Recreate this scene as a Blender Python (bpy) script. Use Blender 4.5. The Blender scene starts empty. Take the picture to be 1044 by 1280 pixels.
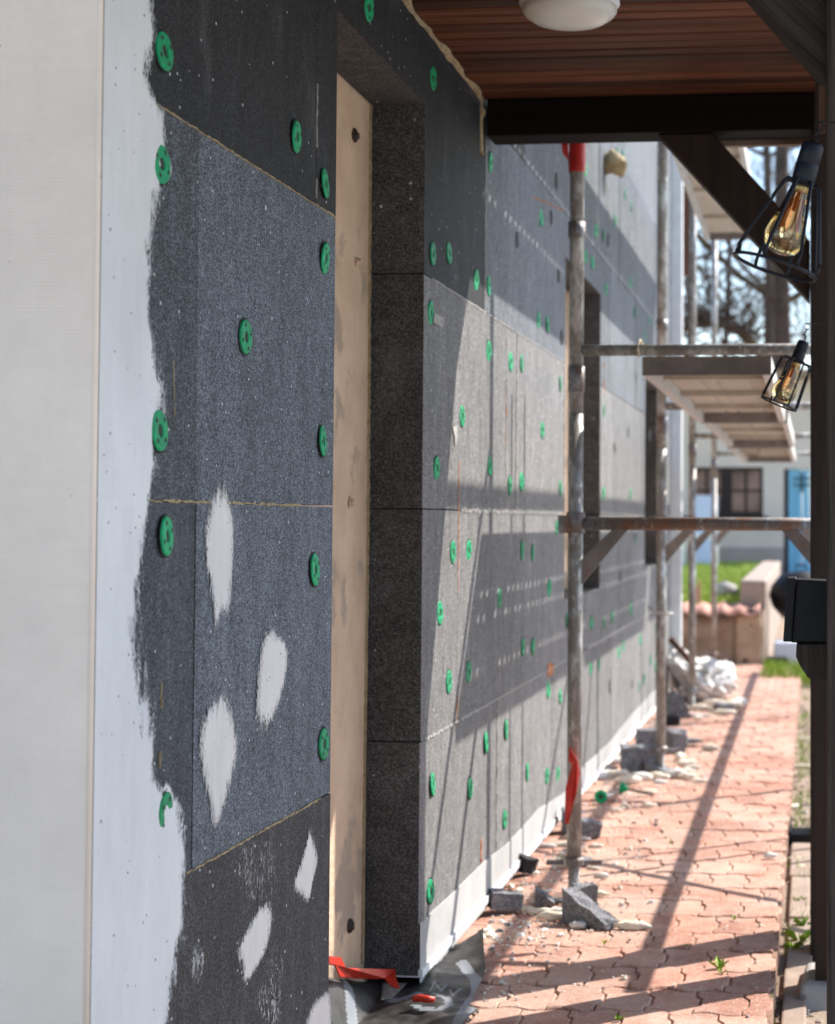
import bpy, math, random
from mathutils import Vector, Matrix, noise as mnoise
R = random.Random(7)
scene = bpy.context.scene
COL = scene.collection
# ------------------------------------------------------------------ camera
CAM = Vector((0.0, 0.0, 1.17))
F_PX = 2175.0; PX, PY = 782.0, 578.0          # focal length and principal point of the photograph (1044 x 1280)
roll = 0.0036
vx = (1018 - PX) / F_PX; vyh = (PY - (651 - roll * (1018 - PX))) / F_PX
yaw = math.atan(vx); pitch = math.atan(-vyh)
fw = Vector((-math.sin(yaw) * math.cos(pitch), math.cos(yaw) * math.cos(pitch), math.sin(pitch)))
rt0 = Vector((math.cos(yaw), math.sin(yaw), 0)); up0 = rt0.cross(fw)
rt = rt0 * math.cos(roll) + up0 * math.sin(roll); upv = rt.cross(fw)
cd = bpy.data.cameras.new('camera'); cam = bpy.data.objects.new('camera', cd); COL.objects.link(cam)
cd.sensor_width = 36; cd.sensor_fit = 'AUTO'; cd.lens = F_PX / 1280 * 36
cd.shift_y = -(640 - PY) / 1280.0; cd.shift_x = -(PX - 522) / 1280.0
cd.clip_start = 0.05; cd.clip_end = 2000
cam.matrix_world = Matrix(((rt.x, upv.x, -fw.x, CAM.x), (rt.y, upv.y, -fw.y, CAM.y), (rt.z, upv.z, -fw.z, CAM.z), (0, 0, 0, 1)))
cd.dof.use_dof = True; cd.dof.focus_distance = 3.25; cd.dof.aperture_fstop = 5.0
scene.camera = cam
# ------------------------------------------------------------------ light
SUN = Vector((1.0, 0.85, 1.27)).normalized()
world = bpy.data.worlds.new('World'); scene.world = world; world.use_nodes = True
wn = world.node_tree.nodes; sky = wn.new('ShaderNodeTexSky'); sky.sky_type = 'NISHITA'; sky.sun_disc = False
sky.sun_elevation = math.asin(SUN.z); sky.sun_rotation = math.atan2(SUN.x, SUN.y)
sky.air_density = 1.0; sky.dust_density = 0.8; sky.ozone_density = 1.0
bg = wn['Background']; bg.inputs['Strength'].default_value = 0.15
world.node_tree.links.new(sky.outputs[0], bg.inputs[0])
sd = bpy.data.lights.new('sun', 'SUN'); sd.energy = 4.2; sd.angle = math.radians(0.53); sd.color = (1.0, 0.95, 0.88)
so = bpy.data.objects.new('sun', sd); COL.objects.link(so); so.rotation_euler = SUN.to_track_quat('Z', 'Y').to_euler()
scene.view_settings.view_transform = 'Standard'; scene.view_settings.look = 'None'
scene.view_settings.exposure = 1.2; scene.view_settings.gamma = 1
scene.view_settings.use_curve_mapping = False
scene.render.engine = 'CYCLES'
scene.cycles.max_bounces = 8; scene.cycles.diffuse_bounces = 5; scene.cycles.transparent_max_bounces = 16

# ------------------------------------------------------------------ pixel -> place on a real plane
WX = -0.968
def ray(px, py): return fw + rt * ((px - PX) / F_PX) + upv * ((PY - py) / F_PX)
def onx(px, py, X=WX):
    d = ray(px, py); return CAM + d * ((X - CAM.x) / d.x)
def ony(px, py, Y):
    d = ray(px, py); return CAM + d * ((Y - CAM.y) / d.y)
def onz(px, py, Z=0.0):
    d = ray(px, py); return CAM + d * ((Z - CAM.z) / d.z)
def colY(px, X=WX): return onx(px, 651, X).y

# ------------------------------------------------------------------ materials
def nmat(name):
    m = bpy.data.materials.new(name); m.use_nodes = True
    nt = m.node_tree; b = nt.nodes['Principled BSDF']; return m, nt, b
class G:
    def __init__(s, nt): s.nt = nt
    def n(s, t, **k):
        nd = s.nt.nodes.new(t)
        for a, v in k.items():
            if a.startswith('i_'):
                key = a[2:]; nd.inputs[int(key) if key.isdigit() else key].default_value = v
            else: setattr(nd, a, v)
        return nd
    def l(s, a, b): s.nt.links.new(a, b)
    def coord(s, scale=(1, 1, 1), kind='geo'):
        if kind == 'geo': o = s.n('ShaderNodeNewGeometry').outputs['Position']
        else: o = s.n('ShaderNodeTexCoord').outputs['Object']
        mp = s.n('ShaderNodeMapping'); mp.inputs['Scale'].default_value = scale
        s.l(o, mp.inputs[0]); return mp.outputs[0]
    def noise(s, vec, scale, detail=4, rough=.55):
        t = s.n('ShaderNodeTexNoise'); t.inputs['Scale'].default_value = scale; t.inputs['Detail'].default_value = detail
        t.inputs['Roughness'].default_value = rough; s.l(vec, t.inputs['Vector']); return t.outputs[0]
    def vor(s, vec, scale, out='Distance', feature='F1', rnd=1.0):
        t = s.n('ShaderNodeTexVoronoi'); t.feature = feature; t.inputs['Scale'].default_value = scale
        t.inputs['Randomness'].default_value = rnd; s.l(vec, t.inputs['Vector']); return t.outputs[out]
    def ramp(s, v, pts):
        r = s.n('ShaderNodeValToRGB'); e = r.color_ramp.elements
        while len(e) < len(pts): e.new(.5)
        for i, (p, c) in enumerate(pts):
            e[i].position = p; e[i].color = (c, c, c, 1) if not isinstance(c, tuple) else c + (1,)
        s.l(v, r.inputs[0]); return r.outputs[0]
    def mix(s, f, a, b, mode='MIX'):
        m = s.n('ShaderNodeMix', data_type='RGBA', blend_type=mode)
        for v, i in ((f, 0), (a, 6), (b, 7)):
            if hasattr(v, 'is_linked'): s.l(v, m.inputs[i])
            else: m.inputs[i].default_value = v if i == 0 else tuple(v) + (1,)
        return m.outputs[2]
    def math(s, op, a, b=0.0, clamp=False):
        m = s.n('ShaderNodeMath', operation=op, use_clamp=clamp)
        for v, i in ((a, 0), (b, 1)):
            if hasattr(v, 'is_linked'): s.l(v, m.inputs[i])
            else: m.inputs[i].default_value = v
        return m.outputs[0]
    def bump(s, h, strength, dist, bs, normal=None):
        b = s.n('ShaderNodeBump'); b.inputs['Strength'].default_value = strength; b.inputs['Distance'].default_value = dist
        s.l(h, b.inputs['Height'])
        if normal is not None: s.l(normal, b.inputs['Normal'])
        s.l(b.outputs[0], bs.inputs['Normal']); return b.outputs[0]
    def rnd(s): return s.n('ShaderNodeObjectInfo').outputs['Random']

def simple(name, c1, c2, scale=8, rough=.8, bump=.15, metal=0, stretch=(1, 1, 1), bscale=None, spots=None, spot_scale=30, spot_t=.62, kind='geo', spec=.3, vary=0, bdist=.004):
    m, nt, b = nmat(name); g = G(nt); v = g.coord(stretch, kind)
    n1 = g.ramp(g.noise(v, scale, 6, .6), [(.3, 0.), (.7, 1.)])
    c = g.mix(n1, c1, c2)
    if spots:
        n2 = g.ramp(g.noise(v, spot_scale, 5, .6), [(spot_t, 0.), (spot_t + .05, 1.)])
        c = g.mix(n2, c, spots)
    if vary:
        r = g.ramp(g.rnd(), [(0, 1 - vary), (1, 1 + vary)])
        c = g.mix(1.0, c, r, 'MULTIPLY')
    g.l(c, b.inputs['Base Color']); b.inputs['Roughness'].default_value = rough; b.inputs['Metallic'].default_value = metal
    b.inputs['Specular IOR Level'].default_value = spec
    if bump: g.bump(g.noise(v, bscale or scale * 6, 5, .65), bump, bdist, b)
    return m

def eps(name, lo, hi, streak=.25, tint=(1, 1.0, 1.06)):
    m, nt, b = nmat(name); g = G(nt); v = g.coord()
    bead = g.vor(v, 400, 'Color')
    sep = g.n('ShaderNodeSeparateColor'); g.l(bead, sep.inputs[0])
    bv = g.math('POWER', sep.outputs[0], 2.2)
    edge = g.ramp(g.vor(v, 400, 'Distance'), [(.25, 1.), (.75, .6)])
    bv = g.math('MULTIPLY', bv, edge)
    fine = g.noise(v, 900, 2, .7); bv = g.math('MULTIPLY', bv, g.math('ADD', fine, .5))
    sc = g.coord((1, 5, .8)); st = g.noise(sc, 5, 5, .65)
    big = g.noise(v, 2.2, 5, .6)
    tone = g.math('ADD', g.math('MULTIPLY', st, streak), g.math('MULTIPLY', big, streak * 1.2))
    tone = g.math('ADD', tone, 1.0 - streak * 1.1)
    mott = g.ramp(g.noise(g.coord((1, 1.3, 1)), 28, 6, .7), [(.35, .80), (.7, 1.16)])
    swp = g.ramp(g.noise(g.coord((1, 3.2, .8)), 5, 7, .75), [(.35, .78), (.62, 1.12)]); mott = g.math('MULTIPLY', mott, swp)
    tone = g.math('MULTIPLY', tone, mott)
    # fine horizontal rasp marks
    ras = g.noise(g.coord((1, 12, 240)), 1.0, 3, .6); tone = g.math('MULTIPLY', tone, g.math('ADD', g.math('MULTIPLY', ras, .22), .89))
    tone = g.math('MULTIPLY', tone, g.ramp(g.rnd(), [(0, .86), (1, 1.13)]))
    c = g.mix(bv, tuple(lo * t for t in tint), tuple(hi * t for t in tint))
    tc = g.n('ShaderNodeCombineColor'); [g.l(tone, tc.inputs[i]) for i in range(3)]
    c = g.mix(1.0, c, tc.outputs[0], 'MULTIPLY')
    # dust wiped on in patches
    dn = g.math('MULTIPLY', g.ramp(g.noise(g.coord((1, 2.2, .9)), 3.1, 7, .75), [(.55, 0.), (.8, 1.)]), .22)
    c = g.mix(dn, c, (.33, .33, .34))
    sm = g.math('MULTIPLY', g.ramp(g.noise(g.coord((1, 3.5, 1.2)), 5.5, 8, .8), [(.64, 0.), (.74, 1.)]), .35 if hi > .2 else .10)
    c = g.mix(sm, c, (.46, .46, .47))
    dk = g.math('MULTIPLY', g.ramp(g.noise(g.coord((1, 1.5, 1.5)), 9, 7, .75), [(.30, 1.), (.40, 0.)]), .5)
    c = g.mix(dk, c, (.03, .03, .032))
    # white crumbs stuck on the surface
    cr = g.vor(v, 26, 'Distance'); crc = g.n('ShaderNodeSeparateColor'); g.l(g.vor(v, 26, 'Color'), crc.inputs[0])
    thr = g.math('MULTIPLY', g.math('POWER', crc.outputs[0], 3.0), .115)
    spk = g.math('LESS_THAN', cr, thr)
    cr2 = g.vor(v, 11, 'Distance'); cc2 = g.n('ShaderNodeSeparateColor'); g.l(g.vor(v, 11, 'Color'), cc2.inputs[0])
    spk = g.math('MAXIMUM', spk, g.math('LESS_THAN', cr2, g.math('MULTIPLY', g.math('POWER', cc2.outputs[2], 5.0), .075)))
    c = g.mix(g.math('MULTIPLY', spk, .8), c, (.62, .64, .66))
    # small dark pits
    pt = g.vor(g.coord((1.1, 1.1, .7)), 17, 'Distance'); ptc = g.n('ShaderNodeSeparateColor'); g.l(g.vor(g.coord((1.1, 1.1, .7)), 17, 'Color'), ptc.inputs[0])
    pit = g.math('LESS_THAN', pt, g.math('MULTIPLY', g.math('POWER', ptc.outputs[1], 4.0), .06))
    c = g.mix(pit, c, (.01, .01, .01))
    g.l(c, b.inputs['Base Color']); b.inputs['Roughness'].default_value = .75; b.inputs['Specular IOR Level'].default_value = .22
    h = g.math('ADD', g.math('MULTIPLY', g.vor(v, 400, 'Distance'), -1.0), g.math('MULTIPLY', spk, .6))
    h = g.math('ADD', h, g.math('MULTIPLY', g.ramp(g.noise(v, 16, 6, .75), [(.28, -4.), (.42, 0.)]), 1.0)); h = g.math('ADD', h, g.math('MULTIPLY', g.noise(g.coord((1, 1, 1)), 3.5, 3), 9.0))
    g.bump(h, .5, .0016, b)
    return m

def plaster(name, col, dark, mesh=.5, alpha=False, freck=.012):
    m, nt, b = nmat(name); g = G(nt); v = g.coord()
    n = g.ramp(g.noise(v, 3.0, 6, .6), [(.3, 0.), (.75, 1.)])
    c = g.mix(n, col, dark)
    sc = g.noise(g.coord((1, 3, 14)), 6, 5, .7)
    c = g.mix(g.math('MULTIPLY', g.ramp(sc, [(.5, 0.), (.75, 1.)]), .35), c, dark)
    fr = g.vor(v, 55, 'Distance'); fc = g.n('ShaderNodeSeparateColor'); g.l(g.vor(v, 55, 'Color'), fc.inputs[0])
    fm = g.math('LESS_THAN', fr, g.math('MULTIPLY', g.math('POWER', fc.outputs[0], 16.0), .13))
    c = g.mix(fm, c, (.06, .06, .06))
    damp = g.ramp(g.noise(g.coord((1, 1.6, .5)), 1.7, 6, .7), [(.38, .90), (.68, 1.04)]); c = g.mix(1.0, c, damp, 'MULTIPLY')
    trw = g.ramp(g.noise(g.coord((1, 9, 1.3)), 4.5, 7, .75), [(.36, .97), (.60, 1.02)]); c = g.mix(1.0, c, trw, 'MULTIPLY')
    if alpha:
        at0 = g.n('ShaderNodeAttribute', attribute_name='edge').outputs['Fac']
        thin = g.math('ADD', at0, g.math('MULTIPLY', g.math('SUBTRACT', g.noise(g.coord((1, 3, .8)), 22, 7, .75), .5), 3.0))
        c = g.mix(g.ramp(thin, [(.35, .55), (.95, 0.)]), c, (.15, .165, .19))
    g.l(c, b.inputs['Base Color']); b.inputs['Roughness'].default_value = .9; b.inputs['Specular IOR Level'].default_value = .15
    w = g.n('ShaderNodeTexWave'); w.wave_type = 'BANDS'; w.bands_direction = 'Z'; w.inputs['Scale'].default_value = 62; w.inputs['Distortion'].default_value = 1.2
    w.inputs['Detail'].default_value = 2
    g.l(v, w.inputs[0])
    msk = g.ramp(g.noise(v, 2.4, 3, .5), [(.45, 0.), (.62, 1.)])
    h = g.math('ADD', g.math('MULTIPLY', g.math('MULTIPLY', w.outputs[1], msk), .25 * mesh), g.math('MULTIPLY', g.noise(v, 40, 6, .7), .7))
    h = g.math('ADD', h, g.math('MULTIPLY', g.noise(g.coord((1, 2, 1)), 6, 3, .5), 2.6)); h = g.math('ADD', h, g.math('MULTIPLY', g.noise(g.coord((2, 9, 1.2)), 7, 5, .7), 1.2))
    g.bump(h, .35, .004, b)
    if alpha:
        at = g.n('ShaderNodeAttribute', attribute_name='edge').outputs['Fac']
        nz = g.math('ADD', g.math('MULTIPLY', g.noise(g.coord((1, 1.8, .5)), 48, 8, .8), .62), g.math('MULTIPLY', g.noise(g.coord((1, 1, .45)), 300, 3, .7), .55))
        al = g.ramp(g.math('ADD', at, g.math('MULTIPLY', g.math('SUBTRACT', nz, .585), 4.8)), [(.36, 0.), (.64, 1.)])
        g.l(al, b.inputs['Alpha'])
    return m

M = {}
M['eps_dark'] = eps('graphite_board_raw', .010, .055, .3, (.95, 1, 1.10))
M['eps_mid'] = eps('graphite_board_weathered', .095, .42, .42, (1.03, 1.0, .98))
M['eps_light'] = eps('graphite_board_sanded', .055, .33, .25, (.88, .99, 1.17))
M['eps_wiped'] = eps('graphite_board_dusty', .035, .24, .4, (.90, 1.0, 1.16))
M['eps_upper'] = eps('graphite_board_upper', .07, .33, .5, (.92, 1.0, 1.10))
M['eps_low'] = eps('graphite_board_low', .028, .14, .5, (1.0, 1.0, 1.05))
M['eps_cut'] = eps('graphite_board_cut_edge', .03, .19, .2, (1.04, 1.0, .98))
M['eps_chunk'] = eps('graphite_chunk', .09, .44, .2)
M['plaster'] = plaster('base_coat_plaster', (.74, .745, .745), (.63, .64, .65), alpha=True)
M['plaster_end'] = plaster('end_wall_plaster', (.90, .78, .665), (.80, .69, .585), mesh=1.3)
M['filler'] = plaster('filler_plaster', (.74, .72, .69), (.60, .585, .57), mesh=0, alpha=True)
M['mesh_strip'] = plaster('reinforcing_mesh_coat', (.43, .42, .41), (.34, .33, .32), mesh=1.0)
M['old_wall'] = simple('old_beige_render', (.60, .43, .30), (.46, .315, .21), 7, .95, 1.0, bscale=45, spots=(.36, .27, .20), spot_scale=4, spot_t=.56, bdist=.006)
M['white_rail'] = simple('white_pvc_profile', (.80, .80, .80), (.66, .66, .65), 12, .5, .05)
M['foam'] = simple('hardened_foam_seam', (.46, .37, .22), (.26, .19, .10), 60, .8, .8, bscale=220)
M['foam_orange'] = simple('orange_foam_seam', (.62, .22, .07), (.35, .16, .08), 70, .8, .8, bscale=220)
M['foam_white'] = simple('white_foam_seam', (.50, .48, .44), (.26, .25, .24), 50, .8, .8, bscale=220)
M['dark_wood'] = simple('dark_stained_timber', (.012, .006, .004), (.035, .017, .010), 4, .7, .6, stretch=(8, 8, .6), bscale=40, kind='obj', spec=.35)
M['near_wood'] = simple('weathered_dark_timber', (.016, .011, .009), (.085, .062, .05), 6, .8, 1.0, stretch=(22, 22, .9), bscale=14, kind='obj', spots=(.30, .28, .26), spot_scale=22, spot_t=.70)
M['beam_wood'] = simple('beam_timber', (.005, .003, .0024), (.010, .006, .0045), 3, .7, .4, stretch=(.5, 8, 8), bscale=40, kind='geo', spec=.08)
M['brown_wood'] = simple('brown_timber', (.055, .022, .014), (.12, .045, .026), 5, .6, .4, stretch=(6, 6, .5), bscale=40)
M['grey_wood'] = simple('weathered_board', (.22, .15, .11), (.34, .25, .19), 6, .8, .4, stretch=(.6, 8, 8), bscale=40)
def diag_wood():
    m, nt, b = nmat('weathered_brace_timber'); g = G(nt)
    o = g.n('ShaderNodeNewGeometry').outputs['Position']; m1 = g.n('ShaderNodeMapping'); m1.inputs['Rotation'].default_value = (0, math.radians(-44), 0); g.l(o, m1.inputs[0])
    m2 = g.n('ShaderNodeMapping'); m2.inputs['Scale'].default_value = (1.0, 24, 24); g.l(m1.outputs[0], m2.inputs[0]); v = m2.outputs[0]
    n = g.noise(v, 5, 7, .7); c = g.mix(g.ramp(n, [(.35, 0.), (.7, 1.)]), (.013, .010, .009), (.055, .045, .04))
    sp = g.ramp(g.noise(m1.outputs[0], 60, 5, .7), [(.70, 0.), (.74, 1.)]); c = g.mix(g.math('MULTIPLY', sp, .7), c, (.30, .29, .27))
    g.l(c, b.inputs['Base Color']); b.inputs['Roughness'].default_value = .8; b.inputs['Specular IOR Level'].default_value = .2
    g.bump(n, .8, .004, b); return m
M['near_brace'] = diag_wood()
def ceiling_mat():
    m, nt, b = nmat('ceiling_pine_stain'); g = G(nt); v = g.coord((1.2, 26, 26))
    n = g.ramp(g.noise(v, 2.2, 6, .6), [(.25, 0.), (.75, 1.)])
    c = g.mix(n, (.022, .008, .004), (.15, .050, .022))
    kn = g.ramp(g.vor(g.coord((2.2, 9, 9)), 1.3, 'Distance'), [(.05, 1.), (.16, 0.)])
    c = g.mix(g.math('MULTIPLY', kn, .8), c, (.03, .01, .006))
    c = g.mix(1.0, c, g.ramp(g.rnd(), [(0, .5), (1, 1.45)]), 'MULTIPLY')
    g.l(c, b.inputs['Base Color']); b.inputs['Specular IOR Level'].default_value = .15; b.inputs['Roughness'].default_value = .6; g.bump(g.noise(v, 5, 4), .3, .003, b); return m
M['ceiling'] = ceiling_mat()
def steel(name, base=(.50, .50, .49), rust=(.20, .095, .055), t=.60, dirt=(.22, .195, .17)):
    m, nt, b = nmat(name); g = G(nt); v = g.coord((1, 1, .45))
    n = g.noise(v, 9, 7, .7); r = g.ramp(n, [(t, 0.), (t + .1, 1.)])
    d = g.ramp(g.noise(v, 22, 7, .75), [(.48, 1.), (.60, 0.)])
    w = g.ramp(g.noise(v, 48, 6, .7), [(.60, 0.), (.66, 1.)])
    c = g.mix(d, base, dirt); c = g.mix(r, c, rust); c = g.mix(w, c, (.55, .53, .50))
    g.l(c, b.inputs['Base Color'])
    me = g.math('SUBTRACT', .75, g.math('MAXIMUM', r, g.math('MAXIMUM', g.math('MULTIPLY', d, .7), w)), clamp=True)
    g.l(me, b.inputs['Metallic']); b.inputs['Roughness'].default_value = .5
    g.bump(g.noise(v, 60, 6, .7), .5, .002, b); return m
M['steel'] = steel('galvanised_tube_dirty'); M['steel_rusty'] = steel('galvanised_tube_rusty', base=(.30, .32, .35), t=.50, dirt=(.15, .125, .11))
M['steel_thread'] = steel('jack_steel', (.42, .42, .42), t=.62)
M['deck_end'] = simple('deck_end_steel', (.15, .125, .11), (.24, .20, .18), 14, .7, .4, spots=(.30, .13, .06), spot_scale=18, spot_t=.66)
M['deck_ply'] = simple('deck_underside', (.40, .335, .265), (.54, .465, .375), 5, .75, .3, stretch=(1, .5, 1), bscale=60, spots=(.22, .16, .11), spot_scale=10, spot_t=.64)
M['deck_side'] = simple('deck_side_galvanised', (.62, .60, .56), (.48, .45, .41), 8, .55, .2, metal=.2)
M['green'] = simple('green_plastic', (.0, .36, .14), (.0, .22, .085), 60, .55, .6, bscale=160, spec=.25, vary=.2, spots=(.05, .16, .11), spot_scale=110, spot_t=.60)
M['hole'] = simple('dark_recess', (.02, .02, .02), (.045, .045, .045), 60, .8, 0)
M['black_plastic'] = simple('black_plastic', (.006, .006, .007), (.012, .012, .013), 20, .5, .1, spec=.2)
M['navy_metal'] = simple('black_powder_coat', (.005, .006, .011), (.009, .011, .017), 20, .5, .08, spec=.3)
M['red'] = simple('red_tape', (.62, .03, .015), (.42, .015, .01), 30, .42, .3, bscale=60, spec=.5)
M['red_orange'] = simple('red_plastic', (.55, .028, .008), (.36, .016, .007), 30, .4, .3, spec=.5)
M['white_opal'] = simple('opal_plastic', (.62, .62, .55), (.55, .55, .49), 8, .3, 0, spec=.5)
M['concrete_brown'] = simple('brown_grey_concrete', (.30, .23, .185), (.40, .32, .27), 5, .9, .6, bscale=40)
M['concrete'] = simple('concrete', (.30, .28, .26), (.42, .39, .36), 7, .9, .6, bscale=60, spots=(.20, .18, .16), spot_scale=16, spot_t=.62)
M['edging'] = simple('mortar_edging', (.24, .175, .135), (.38, .29, .235), 7, .9, .7, bscale=50)
M['stone'] = simple('brown_stone', (.30, .20, .135), (.50, .37, .27), 4.5, .9, 1.0, bscale=14, spots=(.10, .065, .05), spot_scale=5, spot_t=.58, vary=.25, bdist=.03)
M['tile'] = simple('red_clay_tile', (.42, .20, .15), (.52, .29, .22), 9, .8, .4)
M['house_far'] = simple('grey_render_far', (.72, .60, .51), (.62, .52, .445), 1.5, .9, .3, bscale=20)
M['plinth_far'] = simple('plinth_far', (.44, .36, .32), (.36, .29, .26), 1.5, .9, .3)
M['blue_door'] = simple('light_blue_paint', (.22, .50, .66), (.17, .43, .60), 5, .55, .1)
M['dark_brown'] = simple('dark_window_frame', (.022, .014, .012), (.035, .022, .018), 8, .6, 0)
M['pane'] = simple('window_pane', (.07, .045, .04), (.30, .19, .16), 1.6, .12, 0, spec=.6)  # pinkish tone paints reflections into the dark pane colour
M['white_paint'] = simple('white_paint', (.74, .74, .74), (.62, .62, .63), 6, .5, .05)
M['bluewhite'] = simple('pale_panel', (.62, .66, .76), (.56, .60, .70), 3, .5, 0)
M['bark'] = simple('tree_bark', (.045, .035, .028), (.10, .08, .065), 6, .9, .8, stretch=(3, 3, .6), bscale=30)
M['bark_moss'] = simple('mossy_bark', (.05, .038, .022), (.11, .09, .045), 6, .9, .6)
M['grass'] = simple('grass_blades', (.24, .34, .05), (.46, .50, .13), 1.2, .7, 0, spec=.2)
M['lawn'] = simple('lawn_soil', (.21, .26, .05), (.34, .35, .12), 3, .95, .5, spots=(.26, .20, .13), spot_scale=1.3, spot_t=.66)
M['soil'] = simple('sandy_soil', (.22, .16, .115), (.36, .28, .215), 5, .95, .9, bscale=90, spots=(.15, .12, .07), spot_scale=14, spot_t=.60, bdist=.01)
M['grout'] = simple('paving_bed', (.20, .11, .075), (.32, .20, .14), 20, .95, .9, bscale=120, spots=(.08, .075, .03), spot_scale=12, spot_t=.6)
M['weed'] = simple('weed_leaf', (.12, .26, .02), (.30, .40, .04), 20, .6, 0)
M['straw'] = simple('pale_sliver', (.55, .45, .30), (.66, .58, .44), 30, .8, .2)
M['pufoam'] = simple('cured_pu_foam', (.70, .58, .42), (.78, .72, .63), 40, .75, .9, bscale=90, vary=.12, spots=(.55, .36, .17), spot_scale=30, spot_t=.62)
M['crumb_w'] = simple('white_crumb', (.72, .70, .67), (.60, .56, .50), 30, .8, .3, vary=.1)
def bagmat():
    m, nt, b = nmat('white_polythene'); g = G(nt); v = g.coord()
    b.inputs['Base Color'].default_value = (.74, .71, .67, 1); b.inputs['Roughness'].default_value = .7; b.inputs['Specular IOR Level'].default_value = .2
    b.inputs['Subsurface Weight'].default_value = 0.0
    g.bump(g.noise(v, 14, 6, .7), .9, .03, b); return m
M['bag'] = bagmat()
def pavermat():
    m, nt, b = nmat('red_concrete_paver'); g = G(nt); v = g.coord()
    r = g.rnd()
    c = g.mix(g.ramp(g.noise(v, 14, 7, .7), [(.3, 0.), (.72, 1.)]), (.37, .16, .107), (.52, .285, .208))
    c = g.mix(1.0, c, g.ramp(r, [(0, .74), (1, 1.14)]), 'MULTIPLY')
    ag = g.vor(v, 210, 'Color'); s = g.n('ShaderNodeSeparateColor'); g.l(ag, s.inputs[0])
    c = g.mix(g.math('MULTIPLY', g.ramp(s.outputs[1], [(.86, 0.), (.93, 1.)]), .5), c, (.20, .11, .085))
    c = g.mix(g.math('MULTIPLY', g.ramp(s.outputs[2], [(.90, 0.), (.95, 1.)]), .55), c, (.62, .5, .43))
    du = g.ramp(g.noise(v, 2.3, 8, .75), [(.42, 0.), (.62, 1.)]); c = g.mix(g.math('MULTIPLY', du, .55), c, (.56, .43, .35))
    pl = g.ramp(g.noise(v, 21, 8, .8), [(.66, 0.), (.70, 1.)]); c = g.mix(g.math('MULTIPLY', pl, .6), c, (.66, .60, .55))
    st = g.ramp(g.noise(v, 6.5, 6, .7), [(.60, 0.), (.72, 1.)]); c = g.mix(g.math('MULTIPLY', st, .45), c, (.17, .095, .07))
    g.l(c, b.inputs['Base Color']); b.inputs['Roughness'].default_value = .88; b.inputs['Specular IOR Level'].default_value = .2
    h = g.math('ADD', g.noise(v, 260, 3, .7), g.math('MULTIPLY', g.noise(v, 24, 5, .7), 1.6)); g.bump(h, .7, .0035, b); return m
M['paver'] = pavermat()
def glassmat():
    m, nt, b = nmat('amber_bulb_glass')
    b.inputs['Base Color'].default_value = (.98, .87, .62, 1); b.inputs['Transmission Weight'].default_value = 1.0
    b.inputs['Roughness'].default_value = .02; b.inputs['IOR'].default_value = 1.45; return m
M['glass'] = glassmat()
M['filament'] = simple('filament', (.70, .16, .03), (.5, .12, .03), 40, .5, 0)
M['brass'] = simple('bulb_cap', (.5, .36, .16), (.4, .28, .12), 40, .35, 0, metal=.9)

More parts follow.
